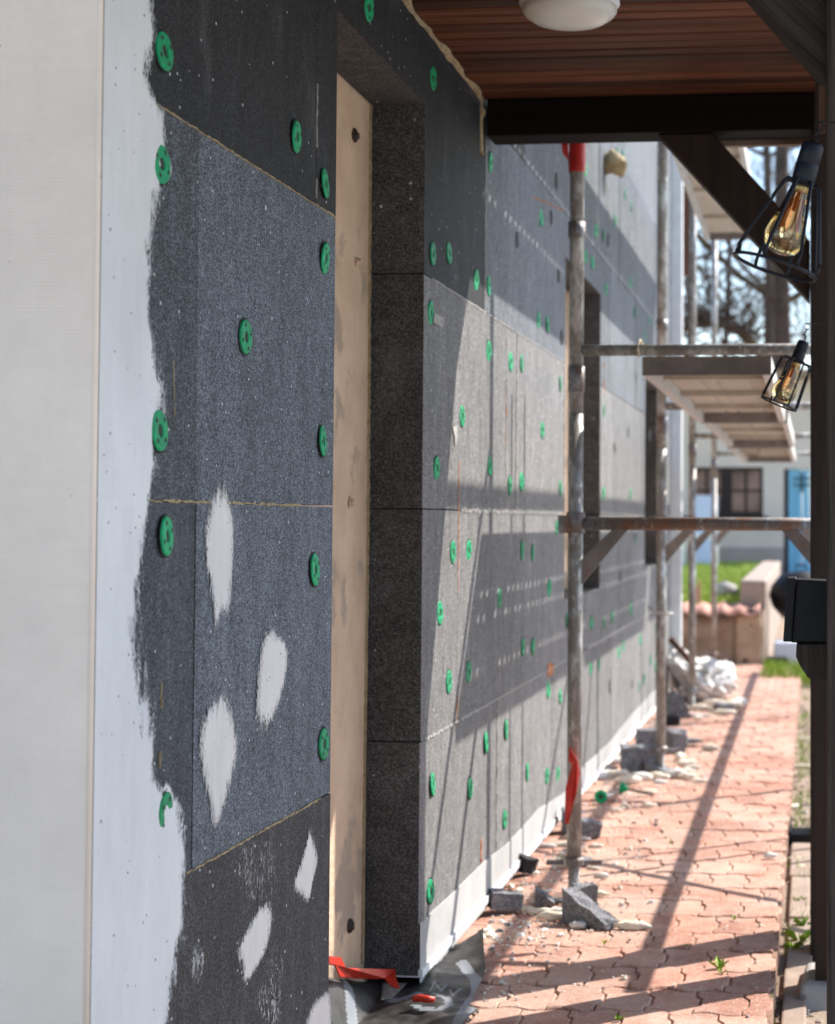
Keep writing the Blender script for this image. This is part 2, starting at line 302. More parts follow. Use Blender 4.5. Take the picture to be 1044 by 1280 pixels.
# ------------------------------------------------------------------ mesh building
ORG = {}
class MB:
    def __init__(s): s.v = []; s.f = []; s.mi = []; s.sm = False; s.cur = 0
    def add(s, vs, fs):
        o = len(s.v); s.v += [tuple(p) for p in vs]; s.f += [tuple(i + o for i in f) for f in fs]; s.mi += [s.cur] * len(fs); return s
    def box(s, x0, x1, y0, y1, z0, z1):
        return s.add([(x0, y0, z0), (x1, y0, z0), (x1, y1, z0), (x0, y1, z0), (x0, y0, z1), (x1, y0, z1), (x1, y1, z1), (x0, y1, z1)],
                     [(0, 3, 2, 1), (4, 5, 6, 7), (0, 1, 5, 4), (1, 2, 6, 5), (2, 3, 7, 6), (3, 0, 4, 7)])
    def tube(s, pts, r, n=10, cap=True, closed=False):
        pts = [Vector(p) for p in pts]; N = len(pts); rs = r if isinstance(r, (list, tuple)) else [r] * N
        ref = Vector((0, 0, 1)); vs = []; fs = []
        for i, p in enumerate(pts):
            if closed: d = pts[(i + 1) % N] - pts[i - 1]
            else: d = pts[min(i + 1, N - 1)] - pts[max(i - 1, 0)]
            d.normalize(); a = ref if abs(d.dot(ref)) < .97 else Vector((1, 0, 0))
            u = d.cross(a).normalized(); w = d.cross(u)
            for k in range(n):
                t = 2 * math.pi * k / n; vs.append(p + (u * math.cos(t) + w * math.sin(t)) * rs[i])
        for i in range(N if closed else N - 1):
            j = (i + 1) % N
            for k in range(n): fs.append((i * n + k, i * n + (k + 1) % n, j * n + (k + 1) % n, j * n + k))
        if cap and not closed:
            fs.append(tuple(range(n))[::-1]); fs.append(tuple((N - 1) * n + k for k in range(n)))
        return s.add(vs, fs)
    def lathe(s, prof, c=(0, 0, 0), axis=Vector((0, 0, 1)), n=24, cap=False):
        axis = Vector(axis).normalized(); a = Vector((0, 0, 1)) if abs(axis.z) < .9 else Vector((1, 0, 0))
        u = axis.cross(a).normalized(); w = axis.cross(u); c = Vector(c); vs = []; fs = []
        for (r, h) in prof:
            for k in range(n):
                t = 2 * math.pi * k / n; vs.append(c + axis * h + (u * math.cos(t) + w * math.sin(t)) * r)
        for i in range(len(prof) - 1):
            for k in range(n): fs.append((i * n + k, i * n + (k + 1) % n, (i + 1) * n + (k + 1) % n, (i + 1) * n + k))
        if cap: fs.append(tuple(range(n))[::-1]); fs.append(tuple((len(prof) - 1) * n + k for k in range(n)))
        return s.add(vs, fs)
    def prism(s, pts, ext):
        n = len(pts); ext = Vector(ext); vs = [Vector(p) for p in pts] + [Vector(p) + ext for p in pts]
        fs = [tuple(range(n)), tuple(range(2 * n - 1, n - 1, -1))] + [(i, i + n, (i + 1) % n + n, (i + 1) % n) for i in range(n)]
        return s.add(vs, fs)
    def build(s, name, mat, parent=None, smooth=False, at=None, local=False, attr=None, bevel=0):
        mats = mat if isinstance(mat, list) else [mat]
        if parent is not None and not local: o = ORG[parent.name]
        elif local: o = Vector((0, 0, 0))
        elif at is not None: o = Vector(at)
        else:
            xs = [p[0] for p in s.v]; ys = [p[1] for p in s.v]; zs = [p[2] for p in s.v]
            o = Vector(((min(xs) + max(xs)) / 2, (min(ys) + max(ys)) / 2, min(zs)))
        me = bpy.data.meshes.new(name); me.from_pydata([(p[0] - o.x, p[1] - o.y, p[2] - o.z) for p in s.v], [], s.f)
        for m in mats: me.materials.append(m)
        if len(mats) > 1: me.polygons.foreach_set('material_index', s.mi)
        if smooth: me.polygons.foreach_set('use_smooth', [True] * len(me.polygons))
        if attr:
            at_ = me.attributes.new(attr[0], 'FLOAT', 'POINT'); at_.data.foreach_set('value', attr[1])
        me.update(); ob = bpy.data.objects.new(name, me); COL.objects.link(ob)
        import bmesh
        bm = bmesh.new(); bm.from_mesh(me); bmesh.ops.recalc_face_normals(bm, faces=bm.faces); bm.to_mesh(me); bm.free()
        if bevel:
            md = ob.modifiers.new('bevel', 'BEVEL'); md.width = bevel; md.segments = 2; md.limit_method = 'ANGLE'
        if parent is not None: ob.parent = parent; ORG[ob.name] = ORG[parent.name] if not local else Vector((0, 0, 0))
        else:
            if not local: ob.location = o
            ORG[ob.name] = o
        return ob
def tag(o, label=None, cat=None, group=None, kind=None):
    if label: o['label'] = label
    if cat: o['category'] = cat
    if group: o['group'] = group
    if kind: o['kind'] = kind
    return o
def empty(name, loc, label=None, cat=None, group=None):
    o = bpy.data.objects.new(name, None); COL.objects.link(o); o.location = loc; o.empty_display_size = .1
    ORG[o.name] = Vector(loc); return tag(o, label, cat, group)
def copy_tree(o, parent=None, name=None):
    c = o.copy(); COL.objects.link(c); c.parent = parent
    for ch in list(o.children): copy_tree(ch, c)
    return c
def sub_rects(rect, holes):
    out = [rect]
    for (a0, a1, b0, b1) in holes:
        nx = []
        for (x0, x1, y0, y1) in out:
            if a1 <= x0 or a0 >= x1 or b1 <= y0 or b0 >= y1: nx.append((x0, x1, y0, y1)); continue
            if a0 > x0: nx.append((x0, a0, y0, y1))
            if a1 < x1: nx.append((a1, x1, y0, y1))
            m0, m1 = max(a0, x0), min(a1, x1)
            if b0 > y0: nx.append((m0, m1, y0, b0))
            if b1 < y1: nx.append((m0, m1, b1, y1))
        out = nx
    return out
def nz(x, y, z=0.0): return mnoise.noise(Vector((x, y, z)))

# ================================================================== SETTING: ground
g = MB()
xs = [-80, -20, -6, -2, -1.2, -.9, -.12, -.09, 0, .3, .8, 2, 6, 20, 80]; ys = [-30, -5, 0, 2, 3, 3.6, 4.2, 4.8, 5.4, 6, 7, 8, 9, 10, 11, 12, 13, 14.5, 20, 40, 90, 300]
for y in ys:
    for x in xs: g.v.append((x, y, -.075 + (.018 * nz(x * 2.3, y * 1.7) if -.09 < x < 3 and y < 14 else 0)))
W_ = len(xs)
for j in range(len(ys) - 1):
    for i in range(W_ - 1): g.f.append((j * W_ + i, j * W_ + i + 1, (j + 1) * W_ + i + 1, (j + 1) * W_ + i)); g.mi.append(0)
tag(g.build('ground', M['soil'], at=(0, 0, 0)), kind='structure')
PATH_R = -.112
path = MB().box(-1.3, PATH_R + .012, 1.0, 14.25, -.20, -.0065).build('brick_path', M['grout'], at=(0, 0, 0)); tag(path, kind='structure')
# pavers: interlocking, waved rows
PW, PL = .118, .205
def paver_outline(shift, PW_=None):
    L = []; W2 = PW_ or PW
    def wv(x): return .011 * math.sin(2 * math.pi * (x + shift) / PW * 1.0)
    gp_ = .0022
    N = 6
    zx = [(0, 0), (.22, 0), (.33, .013), (.67, .013), (.78, 0), (1, 0)]
    for i in range(N + 1):
        x = W2 * i / N; L.append((x + (gp_ if i == 0 else -gp_ if i == N else 0), wv(x) + gp_))
    for (t, d) in zx[1:-1]: L.append((W2 + d - gp_, PL * t))
    for i in range(N, -1, -1):
        x = W2 * i / N; L.append((x + (gp_ if i == 0 else -gp_ if i == N else 0), PL + wv(x) - gp_))
    for (t, d) in zx[1:-1][::-1]: L.append((d + gp_, PL * t))
    return L
def paver_mesh(shift, W2=None):
    L = paver_outline(shift, W2); n = len(L); cx, cy = (W2 or PW) / 2, PL / 2
    vs = []; b = .004
    for (x, y) in L: vs.append((x - cx, y - cy, -.06))
    for (x, y) in L: vs.append((x - cx, y - cy, -b))
    for (x, y) in L:
        dx, dy = x - cx, y - cy; l = math.hypot(dx, dy); k = (l - b * 1.2) / l; vs.append((dx * k, dy * k, 0))
    fs = []
    for i in range(n):
        j = (i + 1) % n; fs.append((i, j, n + j, n + i)); fs.append((n + i, n + j, 2 * n + j, 2 * n + i))
    fs.append(tuple(range(2 * n, 3 * n)))
    return vs, fs
pm = []
for sh, w2 in ((0.0, None), (PW / 2, None), (PW / 2, PW / 2)):
    vs, fs = paver_mesh(sh, w2); me = bpy.data.meshes.new('paver'); me.from_pydata(vs, [], fs); me.materials.append(M['paver']); me.update(); pm.append((me, vs, fs))
ncol = 8; cnt = 0; far = MB()
row = 0; y = 3.35
while y < 14.1:
    for c in range(ncol + 1):
        k = row % 2
        if k: cx = PATH_R + .004 - c * PW - PW / 2
        elif c == 0: cx = PATH_R - PW / 4; k = 2
        else: cx = PATH_R - (c - 1) * PW - PW
        loc = Vector((cx, y + PL / 2, R.uniform(-.0035, .002)))
        rot = (R.uniform(-.012, .012), R.uniform(-.014, .014), R.uniform(-.012, .012))
        if cx - PW / 2 < -1.06: continue
        if cnt < 298 and y > 3.9:
            o = bpy.data.objects.new('paver', pm[k][0]); COL.objects.link(o); o.location = loc; o.rotation_euler = rot; o.parent = path; cnt += 1
        else:
            mt = Matrix.Translation(loc) @ Matrix.Rotation(rot[2], 4, 'Z') @ Matrix.Rotation(rot[0], 4, 'X') @ Matrix.Rotation(rot[1], 4, 'Y')
            far.add([mt @ Vector(p) for p in pm[k][1]], pm[k][2])
    y += PL; row += 1
tag(far.build('far_pavers', M['paver'], path), kind='stuff')
tag(MB().box(.55, 30, -20, 30, -.2, -.055).build('added_grey_yard', simple('bounce_grey', (.33, .34, .35), (.42, .42, .42), 30, .9, .5, bscale=200)), kind='structure')  # unseen grey sheet added to make the ground's bounce light less warm
# mortar edging beside the path
e = MB()
for k in range(5):
    y0 = 3.6 + k * .62; e.box(PATH_R + .03 + R.uniform(-.004, .006), -.012 + R.uniform(-.01, .01), y0, y0 + .612, -.16, -.056 + R.uniform(-.006, .004))
tag(e.build('path_edging', M['edging'], bevel=.006), kind='structure')
# raised lawn behind the low garden wall
g = MB(); nxv, nyv = 22, 26
for j in range(nyv):
    for i in range(nxv): g.v.append((-9 + 8.4 * i / (nxv - 1), 14.5 + 16 * j / (nyv - 1), .43 + .03 * nz(i * .9, j * .9)))
for j in range(nyv - 1):
    for i in range(nxv - 1): g.f.append((j * nxv + i, j * nxv + i + 1, (j + 1) * nxv + i + 1, (j + 1) * nxv + i)); g.mi.append(0)
tag(g.build('lawn', M['lawn']), kind='structure')
g = MB()
for k in range(22000):
    t = R.random(); y = 14.55 + 15 * t ** 1.3; x = -.62 - R.random() * (.9 + y * .09)
    if nz(x * 1.1, y * .8) > .33: continue
    h = R.uniform(.03, .075) * (1 + .5 * nz(x * 3, y * 2)); a = R.random() * 6.28; w = .006 + .0006 * y; z0 = .42
    dx, dy = math.cos(a) * w, math.sin(a) * w; lx, ly = R.uniform(-.03, .03), R.uniform(-.03, .03)
    g.add([(x - dx, y - dy, z0), (x + dx, y + dy, z0), (x + lx, y + ly, z0 + h + .02)], [(0, 1, 2)])
tag(g.build('lawn_grass', M['grass']), 'short bright green grass on the raised lawn', 'grass', kind='stuff')
g = MB()
for k in range(2600):
    y = 4.3 + 10 * R.random() ** 1.2; x = R.uniform(-.09, .1)
    dens = nz(x * 4, y * 1.4, 5)
    if dens < .02 and not (13 < y): continue
    h = R.uniform(.02, .06); a = R.random() * 6.28; w = .003; dx, dy = math.cos(a) * w, math.sin(a) * w; z0 = -.08
    g.add([(x - dx, y - dy, z0), (x + dx, y + dy, z0), (x + R.uniform(-.025, .025), y + R.uniform(-.025, .025), z0 + h)], [(0, 1, 2)])
for k in range(900):
    y = R.uniform(13.0, 14.2); x = R.uniform(-.40, .1); h = R.uniform(.03, .1); a = R.random() * 6.28; w = .006; dx, dy = math.cos(a) * w, math.sin(a) * w
    g.add([(x - dx, y - dy, -.03), (x + dx, y + dy, -.03), (x + R.uniform(-.03, .03), y + R.uniform(-.03, .03), h)], [(0, 1, 2)])
tag(g.build('verge_grass', M['weed']), 'thin grass and weeds in the soil strip right of the path', 'grass', kind='stuff')

# ================================================================== THE INSULATED HOUSE
house = empty('insulated_house', (WX, 2.24, 0), 'house wall clad in dark grey insulation boards with green anchors, left of the path', 'house')
Y0, Y1 = 2.264, 11.75; TH = .135
D0, D1 = colY(416), colY(527.5)
W10, W11 = colY(706), colY(750); W20, W21 = 9.95, 10.95
holes = [(D0, D1, -1, 2.208), (W10, W11, .862, 2.20), (W20, W21, .90, 1.99)]
zr = [.045, .620, 1.196, 1.783, 2.372, 2.97, 3.55, 4.09]
J = {0: [colY(x) for x in (623, 690, 757)] + [8.3, 9.3, 10.4], 1: [colY(245), colY(573), colY(657)] + [7.35, 8.6, 9.3, 10.6],
     2: [colY(243), colY(632), colY(645)] + [7.3, 8.35, 9.2, 10.1], 3: [colY(391), colY(554), colY(604), colY(684)] + [7.35, 8.2, 9.4, 10.6],
     4: [3.0, 3.95, 4.8, 5.75, 6.4, 7.5, 8.6, 9.4, 10.4], 5: [2.9, 4.0, 5.1, 6.3, 7.4, 7.9, 8.8, 10.0, 11.0], 6: [3.4, 4.5, 5.6, 6.7, 7.8, 8.9, 10.0]}
gap = .0016
for r_ in range(7):
    jl = [Y0] + sorted(J[r_] + ([D0 + .3] if r_ < 3 else []) + ([W10 + .3, W20 + .3] if r_ == 2 else [])) + [Y1]
    for a, b in zip(jl[:-1], jl[1:]):
        rc = sub_rects((a + gap, b - gap, zr[r_] + gap, zr[r_ + 1] - gap), holes)
        if not rc: continue
        mb = MB(); off = R.uniform(-.0012, .0012); x0b, x1b = WX - TH, WX + off
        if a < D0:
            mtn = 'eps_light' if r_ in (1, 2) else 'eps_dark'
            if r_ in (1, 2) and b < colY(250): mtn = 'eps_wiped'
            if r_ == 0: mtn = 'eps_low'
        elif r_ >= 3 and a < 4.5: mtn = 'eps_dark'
        elif r_ >= 3 and a < 5.0: mtn = 'eps_low'  # darker boards: shade near the canopy ceiling put into their colour
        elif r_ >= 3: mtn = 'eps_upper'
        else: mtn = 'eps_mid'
        ysv = sorted({v for c in rc for v in c[:2]}); zsv = sorted({v for c in rc for v in c[2:]}); cells = set(); vid = {}
        for i in range(len(ysv) - 1):
            for k in range(len(zsv) - 1):
                ym, zm = (ysv[i] + ysv[i + 1]) / 2, (zsv[k] + zsv[k + 1]) / 2
                if any(c[0] < ym < c[1] and c[2] < zm < c[3] for c in rc): cells.add((i, k))
        def V(f, i, k):
            if (f, i, k) not in vid: vid[(f, i, k)] = len(mb.v); mb.v.append(((x0b, x1b)[f], ysv[i], zsv[k]))
            return vid[(f, i, k)]
        for (i, k) in cells:
            for f in (0, 1): mb.f.append((V(f, i, k), V(f, i + 1, k), V(f, i + 1, k + 1), V(f, i, k + 1))); mb.mi.append(0)
            for (di, dk, e0, e1) in ((-1, 0, (i, k), (i, k + 1)), (1, 0, (i + 1, k), (i + 1, k + 1)), (0, -1, (i, k), (i + 1, k)), (0, 1, (i, k + 1), (i + 1, k + 1))):
                if (i + di, k + dk) not in cells: mb.f.append((V(0, *e0), V(1, *e0), V(1, *e1), V(0, *e1))); mb.mi.append(1)
        mb.build('insulation_board', [M[mtn], M['eps_cut']], house)
# old wall behind
MB().box(WX - TH - .35, WX - TH - .002, Y0 + .02, Y1 - .02, -.2, 4.1).build('old_wall', M['old_wall'], house)
MB().box(-4.0, WX - .004, Y0 - .004, Y0 + .12, -.2, 4.1).build('end_wall', M['plaster_end'], house)
MB().tube([(WX - .0015, Y0 - .001, -.1), (WX - .0015, Y0 - .001, 4.0)], .0045, 10).build('corner_bead', M['plaster_end'], house, smooth=True)
MB().box(-4.0, WX - .5, 2.4, Y1 - .01, -.2, 4.05).build('house_core', M['old_wall'], house)
# white corner board at the far end, brown timber beyond
MB().box(WX - .1, WX + .075, Y1, Y1 + .08, .03, 4.1).build('corner_lath', M['white_rail'], house)
a = ony(849, 345, 12.1); b = ony(866, 150, 12.1)
MB().box(a.x, b.x, 12.0, 12.15, a.z, b.z + 1).build('roof_timber', M['brown_wood'], house)
MB().box(a.x - .2, b.x - .03, 12.16, 12.3, a.z + .5, a.z + .65).build('roof_timber', M['brown_wood'], house)
MB().box(a.x - .6, a.x - .005, 11.9, 12.4, a.z + .05, b.z + 1).build('eave_box', M['dark_brown'], house)
# base-coat plaster band with a torn edge
def band():
    prof = [(-60, 176), (0, 178), (40, 184), (90, 175), (120, 186), (135, 194), (190, 198), (240, 186), (300, 184), (400, 181), (430, 187), (480, 196), (540, 194), (600, 190), (640, 184), (660, 178), (700, 176), (760, 174), (800, 171), (850, 178), (900, 186), (960, 192), (985, 204), (1000, 222), (1030, 231), (1080, 236), (1150, 236), (1200, 228), (1240, 221), (1290, 210), (1400, 200)]
    mb = MB(); ev = []; nz_, ny_ = 240, 26
    def edge_at(py):
        for (a0, b0), (a1, b1) in zip(prof[:-1], prof[1:]):
            if a0 <= py <= a1: return b0 + (b1 - b0) * (py - a0) / (a1 - a0)
        return prof[-1][1]
    for j in range(nz_ + 1):
        py = -55 + 1450 * j / nz_
        ex = edge_at(py); ye = colY(ex); zc = None
        for i in range(ny_ + 1):
            t = i / ny_; yy = Y0 + .0005 + (ye + .09 - Y0) * t
            # height of this scan line at the plaster edge
            zz = onx(ex, py).z
            d = ye - yy + .026 * nz(yy * 14, zz * 7) + .020 * nz(yy * 50, zz * 22)
            smear = .010 if py > 110 and py < 260 else (.022 if 770 < py < 920 else .006)
            mb.v.append((WX + .0022 + (.0016 if d > .02 else 0), yy, zz)); ev.append(max(-1.0, min(1.35, .5 + d / (.03 + smear))))
    for j in range(nz_):
        for i in range(ny_):
            a = j * (ny_ + 1) + i; mb.f.append((a, a + 1, a + ny_ + 2, a + ny_ + 1)); mb.mi.append(0)
    mb.build('plaster_band', M['plaster'], house, attr=('edge', ev))
band()
def patch(px, nm='filler_patch', core=1.7, soft=.0, mat='filler', seg=2):
    P = [onx(x, y) for x, y in px]; c = sum(P, Vector()) / len(P); mb = MB(); ev = []
    for _ in range(2):
        P = [q for a, b in zip(P, P[1:] + P[:1]) for q in (a.lerp(b, .25), a.lerp(b, .75))]
    pts = []
    for a, b in zip(P, P[1:] + P[:1]):
        for k in range(seg): pts.append(a.lerp(b, k / seg))
    n = len(pts); rings = [(1.35 + soft, -.6 - soft), (1.08, .22), (.86, .85 if core > 1 else core * .9), (.5, min(core, 1.5)), (0.001, core)]
    for (s_, e_) in rings:
        for p in pts:
            q = c + (p - c) * s_; mb.v.append((WX + .0018 + (.0012 if s_ < .9 else 0), q.y, q.z)); ev.append(e_)
    for r__ in range(len(rings) - 1):
        for k in range(n): mb.f.append((r__ * n + k, r__ * n + (k + 1) % n, (r__ + 1) * n + (k + 1) % n, (r__ + 1) * n + k)); mb.mi.append(0)
    mb.build(nm, M[mat], house, attr=('edge', ev))
patch([(273, 606), (257, 640), (254, 690), (262, 730), (268, 788), (275, 762), (284, 768), (289, 730), (291, 660), (285, 618)])
patch([(337, 783), (346, 796), (358, 802), (358, 840), (345, 888), (330, 914), (318, 900), (321, 850), (326, 802)])
patch([(281, 868), (290, 900), (296, 940), (285, 985), (272, 1032), (263, 1028), (262, 1005), (249, 960), (248, 920), (256, 890), (270, 872)])
patch([(385, 1035), (391, 1052), (397, 1075), (390, 1100), (384, 1132), (375, 1118), (364, 1108), (375, 1080)], soft=.1)
patch([(328, 1126), (339, 1133), (337, 1170), (325, 1203), (302, 1234), (303, 1213), (295, 1190), (306, 1165)], soft=.05)
patch([(404, 1240), (412, 1240), (414, 1330), (368, 1330), (385, 1262)], soft=.05)  # white filler, its outline also painting in the sunlit patch at the wall foot
patch([(243, 1180), (255, 1190), (250, 1225), (240, 1228), (236, 1205)], core=.38, soft=.5)
patch([(325, 1230), (345, 1245), (352, 1275), (330, 1280), (318, 1255)], core=.36, soft=.6)
patch([(300, 1060), (335, 1050), (345, 1110), (318, 1128), (296, 1100)], core=.22, soft=.3)
patch([(330, 1195), (352, 1185), (350, 1260), (332, 1250)], core=.24, soft=.4)
patch([(203, 178), (213, 205), (213, 215), (205, 233), (197, 234), (190, 205)], soft=.1)
patch([(205, 975), (216, 992), (214, 1015), (205, 1035), (197, 1015), (200, 990)], soft=.2)
# reinforcing mesh coat and base rail
top = [(521, 1158), (533, 1147), (544, 1136), (560, 1122), (584, 1098), (605, 1077), (618, 1067), (630, 1058), (655, 1032), (674, 1010), (690, 1001), (704, 992), (732, 955), (760, 930), (790, 893), (821, 860), (838, 838)]
T = [onx(x, y) for x, y in top]; T[0].y = D1 + .002
mb = MB(); nT = len(T)
for p in T: mb.v += [(WX + .003, p.y, p.z), (WX + .003, p.y, .022), (WX - .001, p.y, p.z + .0005)]
for i in range(nT - 1): mb.f += [(3 * i, 3 * i + 1, 3 * i + 4, 3 * i + 3), (3 * i, 3 * i + 3, 3 * i + 5, 3 * i + 2)]; mb.mi += [0, 0]
mb.build('mesh_coat', M['mesh_strip'], house)
MB().add([(x, y, z) for (y, za_, zb_) in ((D1 + .001, .043, .062), (Y1 - .01, .006, .028)) for (x, z) in ((WX - .12, za_), (WX + .010, za_), (WX + .010, zb_), (WX - .12, zb_))], [(0, 1, 2, 3), (7, 6, 5, 4), (0, 4, 5, 1), (1, 5, 6, 2), (2, 6, 7, 3), (3, 7, 4, 0)]).build('base_rail', M['white_rail'], house)
MB().box(WX - .12, WX + .006, Y0 + .02, D0 - .001, .046, .062).build('base_rail', M['white_rail'], house)
MB().box(WX - .134, WX - .012, D1 + .002, D1 + .05, .0625, .0645).build('base_strip', M['steel_thread'], house)
# foam seams along joints
def seam(pts, w, mat, X=WX, prob=.8, name='foam_seam'):
    P = [onx(x, y, X) for x, y in pts]; mb = MB(); w *= .75
    if X == WX and len(P) > 1:
        if abs(P[0].y - P[-1].y) > abs(P[0].z - P[-1].z):
            for p in P:
                zn = min(zr, key=lambda q: abs(q - p.z))
                if abs(zn - p.z) < .035: p.z = zn
        else:
            for p in P:
                yn = min([q for r__ in range(5) for q in J[r__]], key=lambda q: abs(q - p.y))
                if abs(yn - p.y) < .05: p.y = yn
    for a, b in zip(P[:-1], P[1:]):
        d = b - a; L = d.length; n = max(2, int(L / .012)); on = True
        for k in range(n):
            if nz(a.y * 7 + k * .21, a.z * 5) > (prob - .5) * 1.2: continue
            p = a + d * (k / n); q = a + d * ((k + 1.02) / n); ww = w * R.uniform(.4, 1.3); off = R.uniform(-.3, .3) * w
            side = Vector((0, -d.z, d.y)).normalized() * ww * .5; o_ = Vector((0, -d.z, d.y)).normalized() * off
            x0, x1 = X - .004, X + R.uniform(.001, .003)
            A = [p + side + o_, q + side * R.uniform(.6, 1.2) + o_, q - side + o_, p - side * R.uniform(.6, 1.2) + o_]
            mb.prism([(x0, t.y, t.z) for t in A], (x1 - x0, 0, 0))
    if len(mb.v) > 16: tag(mb.build(name, M[mat], house), kind='stuff')
seam([(190, 126), (300, 194), (391, 251)], .003, 'foam', prob=.9)
seam([(391, 251), (417, 268)], .005, 'foam', prob=.8)
seam([(187, 624), (375, 628)], .0055, 'foam', prob=1.3)
seam([(233, 1089), (300, 1053), (400, 998)], .0045, 'foam', prob=.9)
seam([(217, 270), (217, 290)], .004, 'foam'); seam([(216, 440), (217, 520)], .003, 'foam', prob=.6)
seam([(202, 853), (199, 960)], .003, 'foam', prob=.7); seam([(391, 60), (391, 245)], .004, 'foam_white', prob=.7)
seam([(540, 352), (575, 375), (640, 415), (705, 458)], .006, 'foam_white', prob=.75)
seam([(604, 182), (604, 390)], .006, 'foam_white', prob=1.1); seam([(632, 424), (631, 636)], .010, 'foam_white', prob=1.0)
seam([(631, 480), (631, 560)], .010, 'foam_orange', prob=.8); seam([(645, 424), (645, 636)], .014, 'foam_white', prob=.8)
seam([(576, 640), (700, 641)], .014, 'foam_white', prob=.9); seam([(573, 577), (573, 740)], .008, 'foam_orange', prob=.9)
seam([(573, 870), (572, 905)], .010, 'foam_orange', prob=1.0); seam([(532, 925), (640, 864), (708, 826)], .009, 'foam_white', prob=1.0)
seam([(684, 838), (692, 835)], .05, 'foam_orange', prob=1.4); seam([(623, 885), (623, 1065)], .010, 'foam_white', prob=.7); seam([(692, 840), (692, 990)], .010, 'foam_white', prob=.9)
seam([(735, 808), (780, 778), (820, 765)], .022, 'foam_white', prob=.9); seam([(747, 230), (747, 315)], .02, 'foam_white', prob=.8)
seam([(760, 200), (762, 330)], .02, 'foam_white', prob=.5); seam([(665, 245), (705, 270)], .004, 'foam_orange', prob=.8)
seam([(790, 280), (792, 350)], .03, 'foam_white', prob=.55); seam([(657, 645), (657, 820)], .006, 'foam_white', prob=.5)
seam([(660, 610), (661, 636)], .012, 'foam_white', prob=.6); seam([(705, 460), (705, 600)], .01, 'foam', prob=.7)
seam([(601, 1050), (605, 1075)], .022, 'foam_orange', prob=1.4)
seam([(755, 440), (755, 500)], .02, 'foam_orange', prob=.6)
# dark-and-foam line where the old wall meets the reveal, plugs in the old wall
seam([(464, 132), (461, 640), (453, 1205)], .007, 'foam', X=WX - TH + .002, prob=1.2, name='reveal_seam')
for (x, y, r0) in ((443, 170, .016), (438, 628, .013), (437, 1158, .015), (446, 327, .008)):
    p = onx(x, y, WX - TH); mb = MB()
    mb.lathe([(r0 * .3, .012), (r0 * .7, .010), (r0, .004), (r0 * 1.2, 0)], p, (1, 0, 0), 10, True)
    for i, v in enumerate(mb.v): mb.v[i] = (v[0], v[1] + R.uniform(-.003, .003), v[2] + R.uniform(-.004, .004))
    mb.build('wall_plug', M['old_wall'] if r0 < .015 else M['dark_brown'], house)
# foam lump on the far wall, torn foam under the ceiling
p = onx(757, 205); mb = MB().lathe([(0, .10), (.05, .08), (.06, .03), (.05, 0)], p, (1, 0, 0), 9)
for i, v in enumerate(mb.v): mb.v[i] = (v[0], v[1] + R.uniform(-.02, .02), v[2] + R.uniform(-.03, .03))
mb.build('foam_lump', M['foam'], house, smooth=True)
mb = MB(); P0 = onx(505, -12); P1 = onx(598, 112); CZ = 2.405
n = 46
for k in range(n + 1):
    y = 3.2 + (5.0 - 3.2) * k / n; d = .024 * max(0, nz(y * 6, 1.3)) ** .7 + .012 * abs(nz(y * 26, 4)) + .001; h = .010 + .02 * abs(nz(y * 9, 8))
    mb.v += [(WX - .02, y, CZ - .001), (WX + d, y, CZ - .002), (WX + d * .8, y, CZ - .010), (WX + .001, y, CZ - h)]
for k in range(n):
    for i in range(3): mb.f.append((4 * k + i, 4 * k + i + 1, 4 * k + 5 + i, 4 * k + 4 + i)); mb.mi.append(0)
mb.build('foam_bead', M['foam'], house)
mb = MB()
for k in range(17):
    z = 2.235 + .175 * k / 16; d = .004 + .022 * max(0, nz(z * 40, 2)); mb.v += [(WX - .002, 4.985, z), (WX + d, 4.985, z), (WX + d * .7, 4.965, z), (WX - .002, 4.962, z)]
for k in range(16):
    for i in range(3): mb.f.append((4 * k + i, 4 * k + i + 1, 4 * k + 5 + i, 4 * k + 4 + i)); mb.mi.append(0)
mb.build('foam_bead', M['foam'], house)
# anchors
def anchor_mesh():
    mb = MB(); Rr = .030; n = 28
    prof = [(.0095, .0004), (.0105, .0030), (.014, .0034), (.024, .0034), (.0285, .0028), (Rr, .0008), (Rr, -.002)]
    vs = []; fs = []
    for (r, h) in prof:
        for k in range(n):
            t = 2 * math.pi * k / n; rr = r * (1 + (.035 * nz(math.cos(t) * 3, math.sin(t) * 3, 2) if r > .02 else 0)); vs.append((h, math.cos(t) * rr, math.sin(t) * rr))
    for i in range(len(prof) - 1):
        for k in range(n): fs.append((i * n + k, i * n + (k + 1) % n, (i + 1) * n + (k + 1) % n, (i + 1) * n + k))
    mb.add(vs, fs); mb.cur = 1
    mb.cur = 2; vs = []; fs = []  # flat dark ring: shade of a pressed dent put into its colour
    for k in range(40):
        t = 2 * math.pi * k / 40; ro = .0335 + .0035 * nz(math.cos(t) * 4, math.sin(t) * 4, 7) + .0012 * nz(math.cos(t) * 14, math.sin(t) * 14, 1); vs += [(.0005 - .0018, math.cos(t) * .029, math.sin(t) * .029), (.0007 - .0018, math.cos(t) * ro, math.sin(t) * ro)]
    for k in range(40): a_ = 2 * k; b_2 = 2 * ((k + 1) % 40); fs.append((a_, a_ + 1, b_2 + 1, b_2))
    mb.add(vs, fs); mb.cur = 1
    for k in range(4):       # moulded slots
        a0 = k * math.pi / 2 + .5; q = []
        for (r, t) in ((.0175, a0 - .20), (.0245, a0 - .12), (.0240, a0 + .20), (.0185, a0 + .17)): q.append((.0040, math.cos(t) * r, math.sin(t) * r))
        mb.add(q, [(0, 1, 2, 3)])
    return mb
am = anchor_mesh().build('insulation_anchor', [M['green'], M['hole'], M['eps_dark']], house, local=True)
